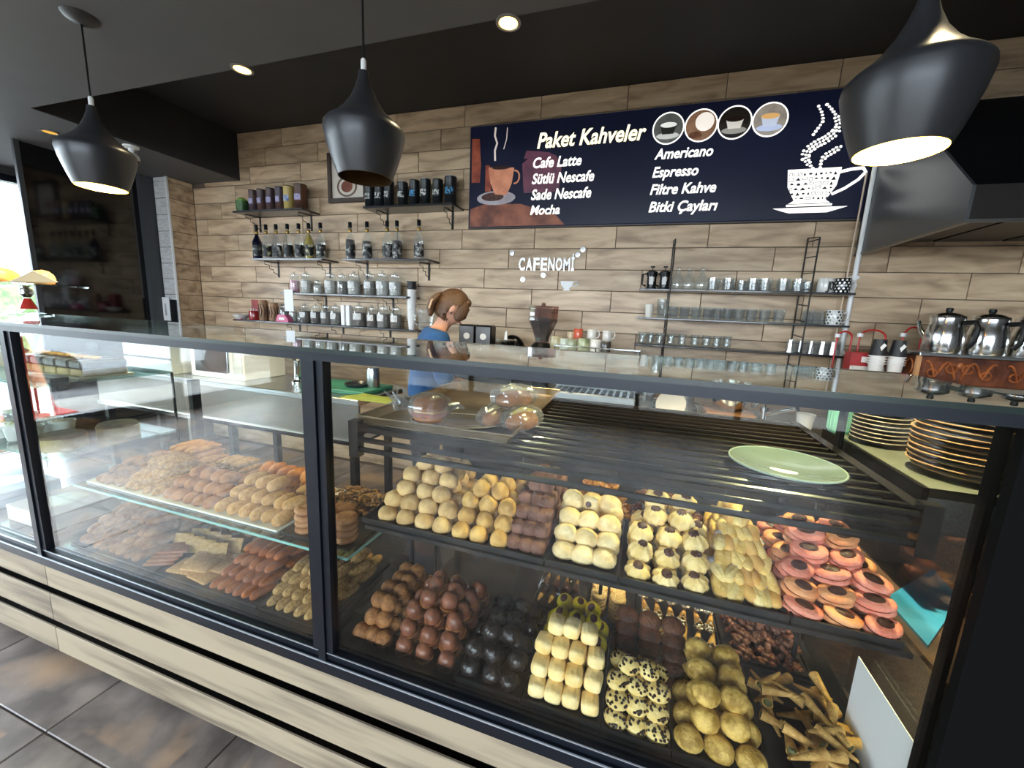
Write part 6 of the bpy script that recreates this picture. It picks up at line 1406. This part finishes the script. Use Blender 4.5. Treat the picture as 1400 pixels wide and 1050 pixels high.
for i in range(5):
    for j in range(2):
        t = thing('pudding_cup', 'white pudding cup with crumbs, %s from the left in the %s row' % (ORD[i], ('front', 'rear')[j]), 'pudding', (-2.88+.098*i, .95+.105*j, .8085), 0, 'white pudding cups')
        MB().lathe([(0, 0), (.032, 0), (.043, .07), (.045, .07), (.045, .074), (.04, .074), (.03, .004), (0, .004)], 18).build('cup', WHITE, t)
        MB().lathe([(0, .064), (.040, .064), (.035, .076), (0, .08)], 16).build('cream', ck('pudcream', '#e2dccb', '#f0ecdf'), t)
        chips(12, .034, .034, .074, .004, i+j, .004).build('crumbs', ck('crumb', '#d8c460', '#b89a48'), t)
for i in range(2):
    t = thing('layer_cake', ('left', 'right')[i]+' yellow layer cake with brown top on the middle shelf', 'cake', (-2.30+.0*i, .97+.19*i, .8085), 0, 'yellow layer cakes')
    MB().lathe([(0, 0), (.075, 0), (.075, .05), (0, .052)], 24).build('sponge', ck('yellow_sponge', '#cdb878', '#b9a05e'), t); MB().lathe([(0, .0525), (.073, .0525), (.068, .062), (0, .064)], 24).build('icing', ck('icing_brown', '#5c4632', '#7a6246'), t)
for i, (x, y, w, d, l, c) in enumerate(((-2.38, .98, .30, .24, 'pale pink pastry box with a window at the bottom of the far left section', '#cbb9b4'), (-2.85, .98, .34, .24, 'pale blue pastry box beside the pink one in the far left section', '#b4c0d2'))):
    t = thing('pastry_box', l, 'box', (x, y, ZF), 0, 'pastry boxes in the far left section'); MB().box(-w/2, w/2, -d/2, d/2, 0, .07, c=.003).build('box_body', mat('boxcard%d' % i, c, rough=.6), t, smooth=False)
    MB().lathe([(0, .0702), (.075, .0702), (.075, .0712), (0, .0715)], 24).build('window_film', mat('film%d' % i, '#d8c8a8', '#b9a488', rough=.3, scale=12), t)
# traffic cone outside on the pavement
t = thing('orange_cone', 'orange traffic cone on the pavement outside the street window', 'cone', (-6.9, -1.1, -.02))
MB().lathe([(.16, .03), (.13, .04), (.03, .62), (.025, .64), (0, .64)], 24).build('cone_body', mat('cone_orange', '#c8331c', '#b52b18', rough=.5, scale=5), t); MB().box(-.19, .19, -.19, .19, 0, .03, c=.008).build('cone_base', MATS['cone_orange'], t, smooth=False)
MB().lathe([(.0965, .24), (.0995, .24), (.0775, .36), (.0745, .36)], 24).build('reflective_band', mat('cone_band', '#e88a4a', rough=.4), t)
t.scale = (1.5, 1.5, 1.5)
# ------------------------------------------------------------ on the glass counter at the far left
zt = 1.3505
t = thing('cake_stand', 'glass cake stand with a red stem on the left end of the glass counter', 'cake stand', (-2.72, 1.10, zt))
MB().lathe([(0, 0), (.075, 0), (.078, .004), (.03, .012), (.014, .02), (.012, .026), (0, .026)], 28).build('foot', glass('stand_glass', '#e9eeee', boost=.08), t)
MB().lathe([(0, .0265), (.03, .0265), (.022, .05), (.012, .075), (0, .078)], 20).build('red_stem', mat('ruby_glass', '#a02a26', '#b53a32', rough=.1, scale=8, coat=.6), t)
MB().lathe([(0, .079), (.012, .079), (.024, .095), (.022, .115), (.01, .125), (.02, .132), (0, .132)], 20).build('stem_ball', CHROME, t)
MB().lathe([(0, .1325), (.2, .1325), (.205, .14), (.2, .141), (0, .137)], 40).build('plate', MATS['stand_glass'], t)
PST = ck('flaky', '#c98a4a', '#dcae74', scale=14, rough=.45)
for i, (x, y, rz) in enumerate(((-2.82, 1.00, .9), (-2.70, 1.03, .7), (-2.62, 1.12, 1.1), (-2.78, 1.17, 1.4))):
    o = finger(.04, .13, i+1).build('flaky_pastry', PST, None, loc=(x, y, zt+.142), rot=(0, 0, rz)); tag(o, 'golden flaky pastry on the cake stand, %s one' % ('front left', 'front right', 'rear right', 'rear left')[i], 'pastry', 'flaky pastries on the cake stand')
tag(MB().add([(-.07, -.05, 0), (.0, -.06, .0), (.09, -.02, .05), (.07, .06, .01), (-.05, .05, .0), (-.07, -.05, .002), (.0, -.06, .002), (.09, -.02, .052), (.07, .06, .012), (-.05, .05, .002)], [(4, 3, 2, 1, 0), (5, 6, 7, 8, 9)]+[(i, (i+1) % 5, 5+(i+1) % 5, 5+i) for i in range(5)]).build('napkin', mat('cream_napkin', '#e6d8c0', rough=.8), None, smooth=False, loc=(-2.56, 1.05, zt+.1425)), 'cream paper napkin sticking up at the right of the cake stand', 'napkin')
t = thing('glass_dome', 'clear glass dome over bread at the far left end of the counter', 'dome', (-2.96, .93, zt))
MB().blob(lambda a, p: (.13*math.sin(a)*math.cos(p), .13*math.sin(a)*math.sin(p), max(0, .095*math.cos(a))), 28, 14).build('dome', MATS['stand_glass'], t)
lump(.08, .07, .035, .05, 2, .5).build('bread', PST, t, loc=(0, 0, .002))
# white price tag on the dark column, black socket
q = at(212, 425, Y=YP-.02)
t = thing('wall_switch', 'white wall card on a black plate at the tiled pier', 'switch', (-4.515, YP, q.z+.02)); MB().box(-.05, .11, -.012, -.001, -.12, .1, c=.002).build('black_plate', BLACK, t, smooth=False); MB().box(-.075, .02, -.022, -.0125, -.11, .12, c=.002).build('white_face', WHITE, t, smooth=False); MB().box(-.045, -.02, -.0235, -.0225, -.06, .06).build('print', mat('grey_print', '#7d8084', '#c5c7c9', rough=.5, scale=60), t, smooth=False)
